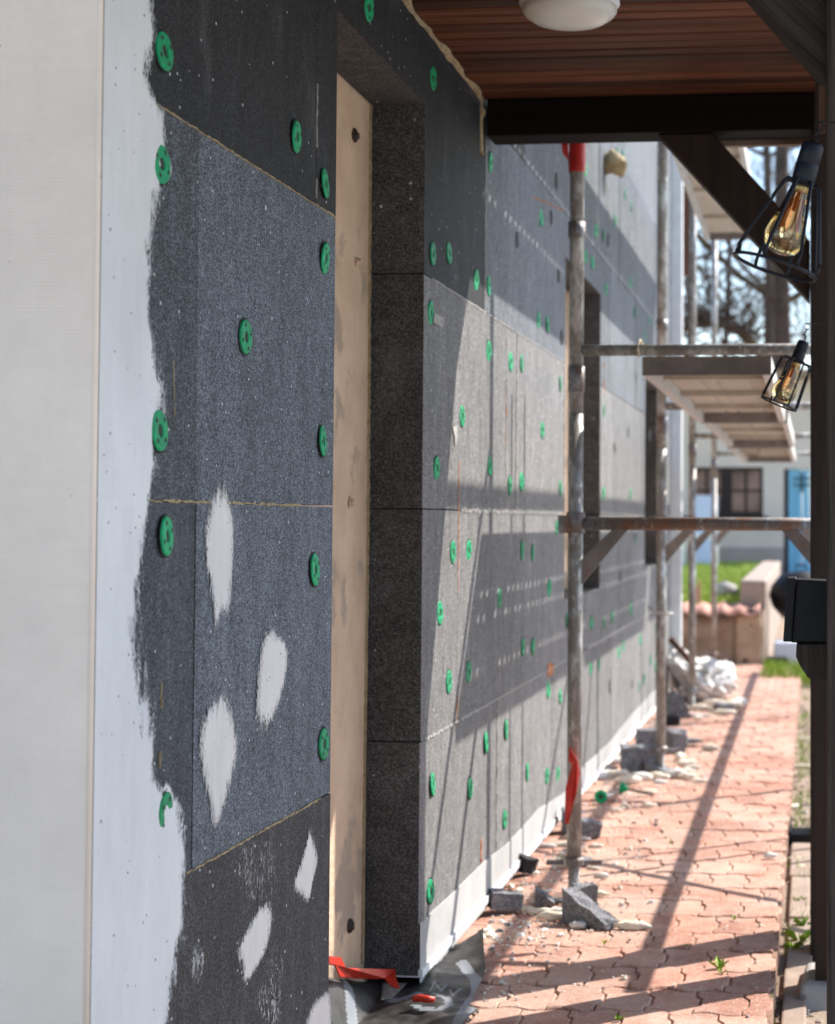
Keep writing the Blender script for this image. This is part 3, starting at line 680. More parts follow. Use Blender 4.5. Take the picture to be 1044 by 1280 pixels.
pin = MB().lathe([(.0001, .0012), (.008, .0012), (.0098, .0005), (.0098, -.002)], (0, 0, 0), (1, 0, 0), 14).build('anchor_pin', M['hole'], am, local=True)
AN = [(203, 64), (199, 205), (197, 538), (206, 670), (369, 171), (405, 229), (405, 323), (305, 421), (402, 551), (392, 712), (403, 930), (205, 1015), (460, 10), (541, 98),
      (540, 317), (561, 316), (595, 350), (611, 357), (538, 391), (610, 439), (577, 520), (545, 585), (612, 582), (637, 607), (638, 452), (652, 454), (565, 690), (585, 688), (652, 688), (666, 691),
      (549, 766), (624, 748), (560, 852), (585, 840), (653, 809), (666, 808), (686, 735), (607, 928), (632, 912), (685, 862), (700, 870), (540, 980), (587, 985), (659, 965), (683, 970), (697, 968), (630, 1024), (537, 1114), (613, 203),
      (676, 272), (673, 400), (684, 405), (700, 479), (677, 537), (651, 602), (700, 610), (696, 660), (709, 776), (732, 321), (740, 328), (757, 362), (745, 288), (754, 295), (769, 276), (789, 258), (781, 243), (779, 194), (771, 192), (755, 514), (754, 617), (788, 353), (731, 212),
      (739, 778), (755, 778), (765, 771), (788, 761), (800, 799), (779, 807), (773, 816), (748, 831), (738, 836), (813, 824), (819, 833), (805, 849), (820, 786), (799, 858), (788, 617), (794, 672), (806, 420), (812, 400), (793, 390), (826, 230), (823, 300)]
DK = [(646, 300), (689, 272), (695.5, 226), (698, 345), (702, 422), (785, 540), (768, 560), (760, 300), (775, 720), (795, 470), (790, 855), (762, 858), (812, 545)]
first = True
for (x, y) in AN:
    o = am if first else copy_tree(am, house); first = False; p = onx(x, y)
    sink = R.uniform(-.002, .0005) if x > 420 else 0.0008
    if (x, y) == (205, 1015): sink = -.0005
    o.location = p - ORG[house.name] + Vector((sink + .0022, 0, 0)); o.rotation_euler = (R.random() * 6.28, R.uniform(-.09, .09), R.uniform(-.09, .09)); s_ = R.uniform(.97, 1.05); o.scale = (.8, s_, s_)
hm = MB().lathe([(.001, .0012), (.026, .0012), (.028, -.001)], (0, 0, 0), (1, 0, 0), 14).build('countersunk_hole', M['hole'], house, local=True)
for i, (x, y) in enumerate(DK):
    o = hm if i == 0 else hm.copy()
    if i: COL.objects.link(o)
    p = onx(x, y); o.location = p - ORG[house.name] + Vector((.002, 0, 0)); k_ = R.uniform(.8, 1.1); o.scale = (1, k_, k_ * 1.15)
# paper tag caught on one anchor, scraps of tape on boards
p = onx(541, 398); MB().prism([(WX + .006, p.y - .02, p.z - .012), (WX + .02, p.y + .03, p.z - .02), (WX + .022, p.y + .035, p.z + .004), (WX + .007, p.y - .01, p.z + .012)], (.001, 0, 0)).build('foam_scrap', M['foam_white'], house)
p = onx(566, 540); MB().prism([(WX + .002, p.y - .02, p.z + .012), (WX + .002, p.y + .04, p.z + .018), (WX + .003, p.y + .035, p.z - .006), (WX + .003, p.y + .02, p.z - .04), (WX + .002, p.y + .008, p.z - .01)], (.002, 0, 0)).build('foam_scrap', M['foam_white'], house)

# ================================================================== TIMBER CANOPY
canopy = empty('timber_canopy', (.05, 5.0, 0), 'dark timber canopy with boarded ceiling over the near part of the path', 'canopy')
XR = .97
nb = 0; y = 5.035 - .066
while y > .2:
    MB().box(WX - .0, XR, y, y + .0605, CZ + R.uniform(0, .0025), CZ + .02).build('ceiling_board', M['ceiling'], canopy, bevel=.006); y -= .066
for k, yy in enumerate([1.0, 2.2, 3.4, 4.6]): MB().box(WX + .02, XR, yy, yy + .06, CZ + .022, CZ + .09).build('rafter', M['beam_wood'], canopy)
MB().box(WX + .01, XR + .03, .1, 5.19, CZ + .092, CZ + .12).build('roof_sheet', M['black_plastic'], canopy)
BY = 5.0
bz = ony(800, 178, BY + .13).z
MB().box(WX + .012, XR, BY, BY + .13, bz, CZ - .002).build('beam', M['beam_wood'], canopy, bevel=.004)
MB().box(ony(889, 180, BY + .15).x, XR, BY + .135, BY + .16, ony(900, 183, BY + .14).z, CZ + .02).build('fascia_board', M['grey_wood'], canopy)
pa = ony(1013, 600, BY).x
MB().box(pa, pa + .13, BY + .002, BY + .128, -.08, bz - .002).build('post', M['dark_wood'], canopy, bevel=.004)
Bp = [ony(*q, BY + .02) for q in ((822, 178.5), (891, 178.5), (1013.5, 301), (1013.5, 377))]
Bp[0].z = Bp[1].z = bz - .001; Bp[2].x = Bp[3].x = pa - .001
MB().prism(Bp, (0, .09, 0)).build('brace', M['dark_wood'], canopy, bevel=.004)
# near post, its brace and rail
NY = 2.75
na = ony(1034, 300, NY).x
MB().box(na, na + .15, NY, NY + .15, -.2, CZ - .002).build('post', M['near_wood'], canopy, bevel=.004)
Np = [ony(*q, NY + .02) for q in ((786, -130), (1034, 118), (1034, -40), (900, -160))]
Np = [ony(912, -30, NY + .03), ony(1031, 104, NY + .03), ony(1031, -150, NY + .03), ony(960, -230, NY + .03)]
d_ = (Np[1] - Np[0]); A_ = Np[1].copy(); A_.x = na + .004
B_ = A_ - d_.normalized() * .62
up_ = Vector((d_.z, 0, -d_.x)).normalized(); up_ = -up_ if up_.z < 0 else up_
MB().prism([B_, A_, A_ + up_ * .14, B_ + up_ * .14], (0, .085, 0)).build('brace', M['near_brace'], canopy, bevel=.003)
MB().box(na - .0125, na - .001, NY + .03, NY + .06, A_.z - .075, A_.z - .004).build('brace_bracket', M['brown_wood'], canopy)
rz1 = ony(1010, 803, 2.95).z; rz0 = ony(1010, 848, 2.95).z; rx = ony(996, 820, 2.95).x
mb = MB(); prof = [(0, rz1), (-.001, rz1 - .02), (.006, rz1 - .036), (.018, rz0 + .006), (.026, rz0)]
pts = [(rx + a, 2.903, z) for a, z in prof] + [(rx + 1.0, 2.903, rz0), (rx + 1.0, 2.903, rz1)]
mb.prism(pts, (0, .10, 0)); mb.build('hand_rail', M['near_wood'], canopy, bevel=.003)
MB().box(XR - .13, XR - .01, 2.90, 3.02, -.2, CZ - .002).build('post', M['near_wood'], canopy)
MB().box(.002, .122, 4.58, 4.70, -.03, CZ - .002).build('post', M['dark_wood'], canopy)
# concrete footing under the far post
f = MB(); fx0 = ony(984, 1248, 4.46).x
bt = [(fx0, 4.46), (fx0 + .24, 4.44), (fx0 + .30, 4.86), (fx0 + .02, 4.84)]; tp = [(fx0 + .035, 4.53), (fx0 + .24, 4.53), (fx0 + .25, 4.78), (fx0 + .05, 4.78)]
f.add([(x, y, -.14) for x, y in bt] + [(x, y, -.022) for x, y in tp], [(0, 1, 2, 3), (4, 5, 6, 7), (0, 1, 5, 4), (1, 2, 6, 5), (2, 3, 7, 6), (3, 0, 4, 7)])
tag(f.build('post_footing', M['concrete'], bevel=.012), 'rough concrete footing under the brown canopy post', 'footing')
# ceiling light
lx = ony(712, 20, 4.05).x; cl = empty('ceiling_light', (lx, 4.05, CZ), 'round opal dome light on the brown boarded ceiling', 'ceiling light')
MB().lathe([(.118, 0), (.120, -.012), (.112, -.02)], (lx, 4.05, CZ), n=40).build('light_base', M['white_paint'], cl, smooth=True)
MB().lathe([(.112, -.014), (.113, -.03), (.105, -.040), (.085, -.053), (.05, -.061), (.001, -.064)], (lx, 4.05, CZ), n=40).build('light_dome', M['white_opal'], cl, smooth=True)
# small black box on the rail
Yb = 2.93; b0 = ony(979, 797, Yb - .02); b1 = ony(994, 724, Yb - .02)
bx = empty('black_speaker', (b0.x + .05, Yb, rz1 + .001), 'small black box with a front panel on the end of the timber rail', 'speaker')
MB().prism([(b0.x + .0125, Yb - .02, rz1 + .002), (b0.x + .0215, Yb - .02, b1.z), (b0.x + .16, Yb - .02, b1.z - .006), (b0.x + .16, Yb - .02, rz1 + .002)], (0, .085, 0)).build('speaker_body', M['black_plastic'], bx, bevel=.003)
MB().prism([(b0.x, Yb - .028, rz1 + .004), (b0.x + .007, Yb - .028, b1.z + .002), (b0.x + .022, Yb - .028, b1.z + .002), (b0.x + .015, Yb - .028, rz1 + .004)], (0, .10, 0)).build('speaker_panel', M['black_plastic'], bx, bevel=.002)

# ================================================================== CAGE LAMPS
def cage_lamp(top_px, sock_px, bot_px, hook_px, Y, r_top, r_bot, label, nw=8, sock_r=.0175):
    T_, S_, B_ = ony(*top_px, Y), ony(*sock_px, Y), ony(*bot_px, Y); ax = (B_ - S_).normalized(); H = (B_ - S_).length
    ax = (ax + Vector((0, -.03, 0))).normalized()
    root = empty('cage_lamp', tuple(T_), label, 'lamp', 'wire cage lamps hanging from the canopy posts')
    u = ax.cross(Vector((0, 1, 0))).normalized(); w = ax.cross(u)
    L0 = (S_ - T_).length
    MB().lathe([(.001, -.002), (sock_r * .8, -.001), (sock_r, .004), (sock_r, L0 * .5), (sock_r * .97, L0 * .51), (sock_r * 1.03, L0 * .54), (sock_r * 1.03, L0), (sock_r * .9, L0 + .004), (.001, L0 + .004)], T_, S_ - T_, 24).build('socket', M['navy_metal'], root, smooth=True)
    cage = MB(); t0 = .0029 if Y < 4 else .0026
    cage.tube([S_ + (u * math.cos(a) + w * math.sin(a)) * (sock_r * 1.05) for a in [k * 2 * math.pi / 24 for k in range(24)]], t0 * .9, 6, closed=True)
    rb = r_bot
    for k in range(nw):
        a = k * 2 * math.pi / nw + .25; d = u * math.cos(a) + w * math.sin(a)
        pr = [(sock_r, 0), (r_top * .86, 0.0), (r_top, .006), (r_top + (rb - r_top) * .3 + .001, H * .3), (rb * 1.03, H * .84), (rb * 1.05, H * .92), (rb * 1.0, H)]
        cage.tube([S_ + ax * h + d * r for r, h in pr], t0, 6)
    for (rr, hh) in ((rb, H),):
        cage.tube([S_ + ax * hh + (u * math.cos(a) + w * math.sin(a)) * rr for a in [k * 2 * math.pi / 40 for k in range(40)]], t0, 6, closed=True)
    cage.build('cage', M['navy_metal'], root, smooth=True)
    bl = .112 * min(1, H / .118); k_ = bl / .112
    prof = [(.012, .004), (.0125, .012), (.016, .028), (.0225, .050), (.029, .072), (.0315, .084), (.0300, .096), (.0235, .106), (.012, .1115), (.0005, .1125)]
    gb = MB(); gb.lathe([(r, h * k_) for r, h in prof], S_, ax, 32); gb.lathe([(max(r - .0008, .0003), h * k_ - (.0008 if i > 6 else 0)) for i, (r, h) in enumerate(prof)][::-1], S_, ax, 32)
    bulb = gb.build('bulb', M['glass'], root, smooth=True)
    MB().lathe([(.001, .0), (.013, .001), (.0135, .016), (.001, .017)], S_, ax, 18).build('bulb_cap', M['brass'], bulb, smooth=True)
    fl = MB()
    for k in range(6):
        a = k * math.pi / 3; d = u * math.cos(a) + w * math.sin(a); fl.tube([S_ + ax * (.028 * k_) + d * .006, S_ + ax * (.078 * k_) + d * .008], .0006, 5)
    fl.tube([S_ + ax * .016, S_ + ax * (.05 * k_)], .0016, 6)
    fl.build('filament', M['filament'], bulb)
    Hk = ony(*hook_px, Y + .01)
    hb = MB(); pts = [T_ + Vector((0, 0, -.001)), T_.lerp(Hk, .3) + Vector((.003, 0, 0)), T_.lerp(Hk, .6) + Vector((-.004, 0, 0)), Hk]
    hb.tube(pts, .0022, 6)
    hb.tube([Hk + Vector((math.cos(a) * .006, 0, math.sin(a) * .008 + .006)) for a in [k * 2 * math.pi / 12 for k in range(12)]], .0013, 5, closed=True)
    hb.tube([Hk + Vector((0, 0, .012)), Hk + Vector((.03 if Y < 4 else .035, .03, .018))], .0018, 5)
    hb.build('hanger', M['black_plastic'], root)
cage_lamp((1017, 180), (1003, 229), (969, 334), (1024, 163), 2.62, .030, .064, 'larger flared black cage lamp with amber bulb hanging from the near post')
cage_lamp((1005, 427), (996, 451), (973.5, 505), (1009, 411), 4.40, .041, .047, 'smaller straight-sided black cage lamp with amber bulb beside the far post', sock_r=.0155)

# ================================================================== SCAFFOLD
PXI = -.737; XO = .30
FR = [5.36, 8.02, 10.85, 13.75]
FL = ['nearest scaffold frame with red tape, rusty galvanised tubes over the path', 'second scaffold frame from the camera, beside the second window', 'third scaffold frame, at the house corner behind the plastic bag', 'farthest scaffold frame, in front of the low stone wall']
z_lo = ony(900, 655, 5.36).z; z_up = ony(900, 437, 5.36).z
def make_frame(Y):
    root = empty('scaffold', (-.37, Y, 0), FL[0], 'scaffold', 'scaffold frames standing along the house wall')
    for (X, nm) in ((PXI, 0), (XO, 1)):
        po = MB().tube([(X, Y, .135), (X, Y, 1.5)], .0230, 16).tube([(X, Y, 1.502), (X, Y, 3.75)], .0228, 16)
        po.build('standard', M['steel'], root, smooth=True)
        for (ca, cb, cr_) in ((z_up - .13, z_up - .05, .0265), (2.05, 2.10, .0275), (z_lo - .03, z_lo + .035, .029)): MB().tube([(X, Y, ca), (X, Y, cb)], cr_, 14).build('collar', M['steel_rusty'], root, smooth=True)
        j = MB()
        for k in range(22): z = .006 + k * .0075; j.lathe([(.0165, z), (.0190, z + .002), (.0190, z + .0045), (.0165, z + .0075)], (X, Y, 0), n=12)
        jt = j.build('screw_jack', M['steel_thread'], root)
        nt_ = MB().lathe([(.019, .104), (.033, .106), (.033, .126), (.026, .132), (.019, .132)], (X, Y, 0), n=12).tube([(X - .085, Y - .01, .114), (X + .085, Y + .01, .114)], .0085, 8)
        nt_.build('jack_nut', M['steel_rusty'], jt)
        MB().box(X - .07, X + .07, Y - .07, Y + .07, .001, .007).build('base_plate', M['steel_rusty'], jt)
    MB().tube([(PXI + .02, Y, z_up), (XO - .02, Y, z_up)], .0175, 12).build('transom', M['steel'], root, smooth=True)
    MB().tube([(PXI + .02, Y, z_lo), (XO - .02, Y, z_lo)], .0205, 12).build('transom', M['steel_rusty'], root, smooth=True)
    MB().box(PXI - .052, PXI - .02, Y - .02, Y + .02, z_lo - .03, z_lo + .025).build('wedge_coupler', M['steel_rusty'], root)
    for (xa, xb) in ((PXI + .02, PXI + .165), (.045, -.10)):
        s_ = 1 if xb > xa else -1
        MB().prism([(xa, Y - .006, z_lo - .19), (xa, Y - .006, z_lo - .11), (xb - s_ * .05, Y - .006, z_lo - .018), (xb, Y - .006, z_lo - .018)], (0, .012, 0)).build('gusset', M['deck_end'], root)
    return root
fr = make_frame(FR[0])
for i, Y in enumerate(FR):
    o = fr if i == 0 else copy_tree(fr)
    o.location = (-.37 + [0, .035, -.02, -.05][i], Y, 0); o['label'] = FL[i]
# decks
def make_deck(x0, x1, z, L, label, holes_x):
    root = empty('scaffold_deck', ((x0 + x1) / 2, 0, z), label, 'scaffold deck', 'walkway decks lying on the scaffold frames')
    MB().box(x0, x1, 0.0, .014, z - .058, z).build('end_plate', M['deck_end'], root)
    MB().box(x0, x1, L - .014, L, z - .058, z).build('end_plate', M['deck_end'], root)
    for a, b in ((x0, x0 + .028), (x1 - .028, x1)): MB().box(a, b, .016, L - .016, z - .058, z + .001).build('side_rail', M['deck_side'], root)
    p = MB(); hw = .012; edges = [x0 + .03] ; last = x0 + .03
    for h in sorted(holes_x):
        p.box(last, h - hw, .016, L - .016, z - .014, z - .002); last = h + hw
        y = .05
        while y < L - .1: p.box(h - hw, h + hw, y, y + .050, z - .0138, z - .0022); y += .090
    p.box(last, x1 - .03, .016, L - .016, z - .014, z - .002)
    p.build('deck_panel', M['deck_ply'], root)
    n = 3
    for k in range(n):
        y = L * (k + .6) / (n + .4); MB().box(x0 + .03, x1 - .03, y, y + .04, z - .035, z - .0145).build('cross_bar', M['deck_ply'], root)
    return root
zd = ony(880, 447, 5.38).z
xL = ony(802, 460, 5.36).x; xR = ony(964, 460, 5.36).x
zdt = z_up - .018
d1 = make_deck(xL, xR, zdt, 2.62, 'nearest walkway deck with tan underside and dark end plate under the scaffold tube', [-.40, -.345, -.225])
LD = ['nearest walkway deck with tan underside and dark end plate under the scaffold tube', 'middle walkway deck of the lower level, between second and third frame', 'farthest walkway deck of the lower level, before the grey building']
for i, Y in enumerate([5.385, 8.05, 10.88]):
    o = d1 if i == 0 else copy_tree(d1); o['label'] = LD[i]; o.location = (o.location.x + [0, .012, -.008][i], Y, o.location.z - [0, .0, .0][i])
u1 = make_deck(-.68, -.33, 2.99, 2.85, 'upper walkway deck with pale underside seen above the timber brace', [-.5])
u1.location.y = 8.05
u2 = make_deck(-.68, -.12, 2.99, 2.62, 'upper walkway deck nearest the canopy, above its beam', [-.5, -.3]); u2.location.y = 5.385
# long tubes on the outer side
for (z, x, lb) in ((2.88, XO + .03, 'upper guard rail tube on the outer side of the scaffold'), (1.50, XO + .03, 'middle tube on the outer side of the scaffold'), (.98, XO + .03, 'low tube on the outer side of the scaffold')):
    o = MB().tube([(x, 5.0, z), (x, 14.2, z + .01)], .024, 10)
    for Y in FR: o.tube([(x - .03, Y, z - .03), (x + .01, Y, z + .03)], .036, 8)
    tag(o.build('scaffold_tube', M['steel'], smooth=True), lb, 'tube', 'long tubes on the outer side of the scaffold')
for (Y, z0, lb) in ((6.42, .02, 'nearer upright tube behind the brown post'), (6.66, .02, 'farther upright tube behind the brown post')):
    tag(MB().tube([(.085, Y, z0), (.085, Y, 2.9)], .012, 8).build('upright_tube', M['steel'], smooth=True), lb, 'tube', 'pair of thin upright tubes')
p0 = Vector((XO + .02, 5.4, .25)); p1 = Vector((XO + .02, 7.95, 2.2))
tag(MB().tube([p0, p1], .018, 8).build('diagonal_brace', M['steel'], smooth=True), 'diagonal tube bracing the outer side of the scaffold', 'tube')
# wire ties
p = ony(800, 437, 5.35); tag(MB().tube([p + Vector((.0, -.022, -.026)), p + Vector((-.004, -.03, .0)), p + Vector((.003, -.02, .028)), p + Vector((.004, .02, .02))], .004, 6).build('wire_tie', M['straw'], smooth=True), 'pale cord tied round the upper scaffold tube', 'cord')
p = ony(827, 765, 8.0); tag(MB().tube([p + Vector((-.06, .0, .025)), p + Vector((-.02, -.035, -.005)), p + Vector((.03, -.03, -.008)), p + Vector((.05, .01, -.005))], .005, 6).build('wire_tie', M['foam_white'], smooth=True), 'pale wire tied round the second scaffold pole', 'cord')
# red tape
mb = MB(); za, zb = ony(718, 216, 5.36).z, ony(718, 160, 5.36).z
pts = []
for k in range(9):
    z = za + (zb - za) * k / 8; mb_r = .0262 + .004 * abs(nz(k * 1.7, 3)); pts.append((mb_r, z))
mb.lathe(pts, (PXI, 5.36, 0), n=22)
mb.prism([(PXI - .026, 5.335, zb - .03), (PXI - .046, 5.33, zb - .05), (PXI - .042, 5.33, zb - .085), (PXI - .030, 5.332, zb - .10), (PXI - .024, 5.335, zb - .11)], (0, .003, 0))
tag(mb.build('red_tape', M['red'], smooth=False), 'red tape wound round the top of the nearest scaffold pole', 'tape')
Q = [(711, 933), (722, 950), (725, 965), (721, 990), (715, 1010), (711, 1030), (706, 1029), (707, 1000), (707, 985), (712, 965), (715, 957), (711, 951)]
mb = MB().prism([ony(x, y, 5.32) for x, y in Q], (0, .004, 0))
for i, v in enumerate(mb.v): mb.v[i] = (v[0], v[1] - .006 * math.sin(v[2] * 60) - (v[0] - PXI) * .2, v[2])
tag(mb.build('red_tape', M['red']), 'torn red tape hanging low on the nearest scaffold pole', 'tape')

# ================================================================== FAR GARDEN
gw = empty('garden_wall', (-1.6, 14.3, 0), 'low brown stone wall capped with red wavy tiles at the end of the path', 'wall')
def rough_block(x0, x1, y0, y1, z0, z1, j=.02, n=5):
    mb = MB(); mb.box(x0, x1, y0, y1, z0, z1)
    return mb
xw = ony(956, 800, 14.25).x
edges = [xw, ony(918, 800, 14.25).x, -1.02, -1.4, -1.95, -2.6]
for a, b in zip(edges[1:], edges[:-1]):
    tp_ = .385 + (0.06 if b == edges[0] else 0)
    mb = MB(); n = 7; m = 8
    for j in range(m + 1):
        for i in range(n + 1):
            x = a + .004 + (b - a - .008) * i / n; z = -.08 + (tp_ + .08) * j / m; e_ = (i in (0, n)) or (j == m)
            mb.v.append((x, 14.25 + (.03 if e_ else 0) - .03 * nz(x * 6, z * 6, 3), z + (R.uniform(-.01, .01) if j == m else 0)))
    for j in range(m):
        for i in range(n): q = j * (n + 1) + i; mb.f.append((q, q + 1, q + n + 2, q + n + 1)); mb.mi.append(0)
    mb.box(a + .004, b - .004, 14.30, 14.52, -.08, tp_ - .012)
    mb.build('stone_block', M['stone'], gw)
def wavy_tile(xc, z0, ang=0):
    mb = MB(); n = 14; w = .155
    for s_ in (0, 1):
        for i in range(n + 1):
            x = xc - w / 2 + w * i / n; z = z0 + .014 * math.cos(2 * math.pi * i / n * 1.0) + .02
            for yy, dz in ((14.19, -.035), (14.50, .03)): mb.v.append((x, yy, z + dz + (0 if s_ == 0 else .014)))
    o = 2 * (n + 1)
    for i in range(n):
        a = 2 * i; mb.f += [(a, a + 1, a + 3, a + 2), (o + a, o + a + 2, o + a + 3, o + a + 1), (a, a + 2, o + a + 2, o + a), (a + 1, o + a + 1, o + a + 3, a + 3)]; mb.mi += [0] * 4
    mb.f += [(0, o, o + 1, 1), (2 * n, 2 * n + 1, o + 2 * n + 1, o + 2 * n)]; mb.mi += [0, 0]
    return mb
for k in range(12):
    mb = wavy_tile(xw - .12 - .157 * k, .415 + R.uniform(-.01, .01)); mb.build('ridge_tile', M['tile'], gw, smooth=True)
x0, x1 = ony(923, 750, 14.2).x, ony(957, 750, 14.2).x; zt = ony(930, 727, 14.2).z
cw = MB(); cw.add([(x0, 14.56, -.08), (x1, 14.50, -.08), (x1 - .02, 21.5, -.08), (x0 - .02, 21.5, -.08), (x0, 14.56, zt), (x1, 14.50, zt), (x1 - .02, 21.5, zt), (x0 - .02, 21.5, zt)], [(0, 3, 2, 1), (4, 5, 6, 7), (0, 1, 5, 4), (1, 2, 6, 5), (2, 3, 7, 6), (3, 0, 4, 7)])
tag(cw.build('concrete_wall', M['concrete_brown'], bevel=.02), 'thick grey-brown concrete wall running back along the lawn', 'wall')
# the building across the garden
BYf = 30.0
fb = empty('garden_building', (-1, BYf, 0), 'grey rendered building with dark windows and a light blue door across the lawn', 'building')
def bX(px): return ony(px, 600, BYf).x
def bZ(py): return ony(930, py, BYf).z
wins = [(bX(861), bX(905), bZ(645), bZ(584)), (bX(911), bX(954), bZ(645), bZ(584))]
door = (bX(980), bX(1030), bZ(717), bZ(586))
hl = [(wins[0][0], wins[1][1], wins[0][2], wins[0][3]), door]
mb = MB()
for (p, q, s_, t_) in sub_rects((-8, 6, bZ(684), bZ(474)), hl): mb.box(p, q, BYf, BYf + .35, s_, t_)
mb.build('wall', M['house_far'], fb)
mb = MB()
for (p, q, s_, t_) in sub_rects((-8, 6, -.2, bZ(684)), [door]): mb.box(p, q, BYf - .02, BYf + .35, s_, t_)
mb.build('plinth', M['plinth_far'], fb)
MB().box(-8.3, 6.3, BYf - .5, BYf + 5, bZ(474), bZ(474) + .12).build('eave', M['grey_wood'], fb)
rf = MB(); zz = bZ(474) + .12; rf.prism([(-8.3, BYf - .55, zz), (-8.3, BYf + 6, zz), (-8.3, BYf + 6, zz + .5)], (14.6, 0, 0)); rf.build('roof', M['tile'], fb)
for (p, q, s_, t_) in wins:
    fm = MB(); w = .05
    fm.box(p, p + w, BYf + .04, BYf + .12, s_, t_).box(q - w, q, BYf + .04, BYf + .12, s_, t_).box(p + w, q - w, BYf + .04, BYf + .12, t_ - w, t_).box(p + w, q - w, BYf + .04, BYf + .12, s_, s_ + w * 1.6)
    fm.box((p + q) / 2 - .02, (p + q) / 2 + .02, BYf + .05, BYf + .11, s_ + w * 1.6, t_ - w)
    fm.box(p + w, (p + q) / 2 - .02, BYf + .055, BYf + .105, t_ - .42, t_ - .385).box((p + q) / 2 + .02, q - w, BYf + .055, BYf + .105, t_ - .42, t_ - .385)
    fo = fm.build('window', M['dark_brown'], fb)
    MB().box(p + w, (p + q) / 2 - .02, BYf + .085, BYf + .10, s_ + w, t_ - w).build('pane', M['pane'], fo); MB().box((p + q) / 2 + .02, q - w, BYf + .085, BYf + .10, s_ + w, t_ - w).build('pane', M['pane'], fo)
MB().box(wins[0][1], wins[1][0], BYf + .02, BYf + .2, wins[0][2], wins[0][3]).build('window_mullion', M['dark_brown'], fb)
MB().box(wins[0][0] - .1, wins[1][1] + .1, BYf - .08, BYf - .001, wins[0][2] - .13, wins[0][2] + .0).build('window_sill', M['dark_brown'], fb)
dr = MB().box(door[0], door[0] + .07, BYf + .02, BYf + .1, door[2], door[3]).build('door', M['dark_brown'], fb)
nx = 5; wd = (door[1] - door[0] - .08) / nx
for k in range(nx): MB().box(door[0] + .075 + wd * k + .004, door[0] + .075 + wd * (k + 1) - .004, BYf + .04, BYf + .08, door[2], door[3] - .01).build('door_plank', M['blue_door'], dr)
MB().box(door[0] + .08, door[1], BYf + .025, BYf + .038, door[2] + .02, door[2] + .14).build('door_rail', M['blue_door'], dr)
MB().box(door[0] + .16, door[1], BYf + .012, BYf + .03, bZ(599), bZ(597)).box(door[0] + .16, door[1], BYf + .012, BYf + .03, bZ(607), bZ(605)).box(bX(1001), bX(1003.5), BYf + .008, BYf + .026, bZ(615), bZ(590)).build('door_ironwork', M['dark_brown'], dr)
# pale panel and table on the lawn
q0, q1 = ony(866, 676, 28.6), ony(897, 619, 28.6)
MB_ = MB().prism([(q0.x, 28.5, .44), (q1.x, 28.5, .44), (q1.x, 28.75, q1.z), (q0.x + .03, 28.75, q1.z)], (0, .03, 0))
tag(MB_.build('pale_panel', M['bluewhite']), 'pale blue-white panel leaning under the dark window', 'panel')
t0, t1 = ony(851, 669, 27.0), ony(897, 669, 27.0); tb = empty('garden_table', ((t0.x + t1.x) / 2, 27.2, .43), 'small white garden table on the lawn before the grey building', 'table')
MB().box(t0.x, t1.x, 26.95, 27.45, t0.z - .06, t0.z).build('tabletop', M['white_paint'], tb)
for xx in (t0.x + .01, t1.x - .05):
    for yy in (26.97, 27.4): MB().box(xx, xx + .045, yy, yy + .045, .40, t0.z - .061).build('leg', M['white_paint'], tb)
# stones and shards by the stone wall
p = ony(907, 750, 16.5); mb = MB().lathe([(.001, 0), (.09, .03), (.12, .09), (.09, .15), (.001, .18)], (p.x, 16.5, .42), n=12)
for i, v in enumerate(mb.v): mb.v[i] = (v[0] + R.uniform(-.012, .012), v[1], v[2] + R.uniform(-.012, .012))
tag(mb.build('garden_stone', M['concrete'], smooth=True), 'rounded grey stone on the lawn behind the tile-capped wall', 'stone')
p = ony(862, 768, 14.62); tag(MB().prism([(p.x - .02, 14.62, .42), (p.x + .09, 14.62, .42), (p.x + .085, 14.66, .68)], (0, .03, 0)).build('tile_shard', M['tile']), 'pointed pale red tile shard standing behind the wavy tiles', 'tile')
# kettle grill
gc = ony(1001, 746, 15.2); gr = empty('kettle_grill', (gc.x, 15.2, 0), 'round black kettle grill beside the concrete wall', 'grill')
rr = .27
MB().lathe([(.001, -rr * .8), (rr * .6, -rr * .66), (rr * .92, -rr * .3), (rr, 0)], gc, n=28).build('bowl', M['black_plastic'], gr, smooth=True)
MB().lathe([(rr * 1.02, .0), (rr * .95, rr * .35), (rr * .65, rr * .72), (.001, rr * .85)], gc, n=28).build('lid', M['black_plastic'], gr, smooth=True)
MB().tube([gc + Vector((-.04, 0, rr * .86)), gc + Vector((-.04, 0, rr * 1.02)), gc + Vector((.04, 0, rr * 1.02)), gc + Vector((.04, 0, rr * .86))], .01, 6).build('handle', M['dark_brown'], gr)
for a in (0.4, 2.5, 4.6): MB().tube([gc + Vector((math.cos(a) * .1, math.sin(a) * .1, -.13)), Vector((gc.x + math.cos(a) * .2, gc.y + math.sin(a) * .2, -.06))], .011, 6).build('leg', M['steel'], gr)
p = onz(985, 812, 0); tag(MB().box(p.x - .1, p.x + .14, 14.6, 14.9, -.07, .16).build('plastic_crate', M['bluewhite'], bevel=.02), 'pale crate on the ground under the kettle grill', 'crate')
tag(MB().box(p.x - .16, p.x + .04, 14.2, 14.4, -.07, .06).build('black_bucket', M['black_plastic'], bevel=.03), 'low black container before the pale crate', 'container')

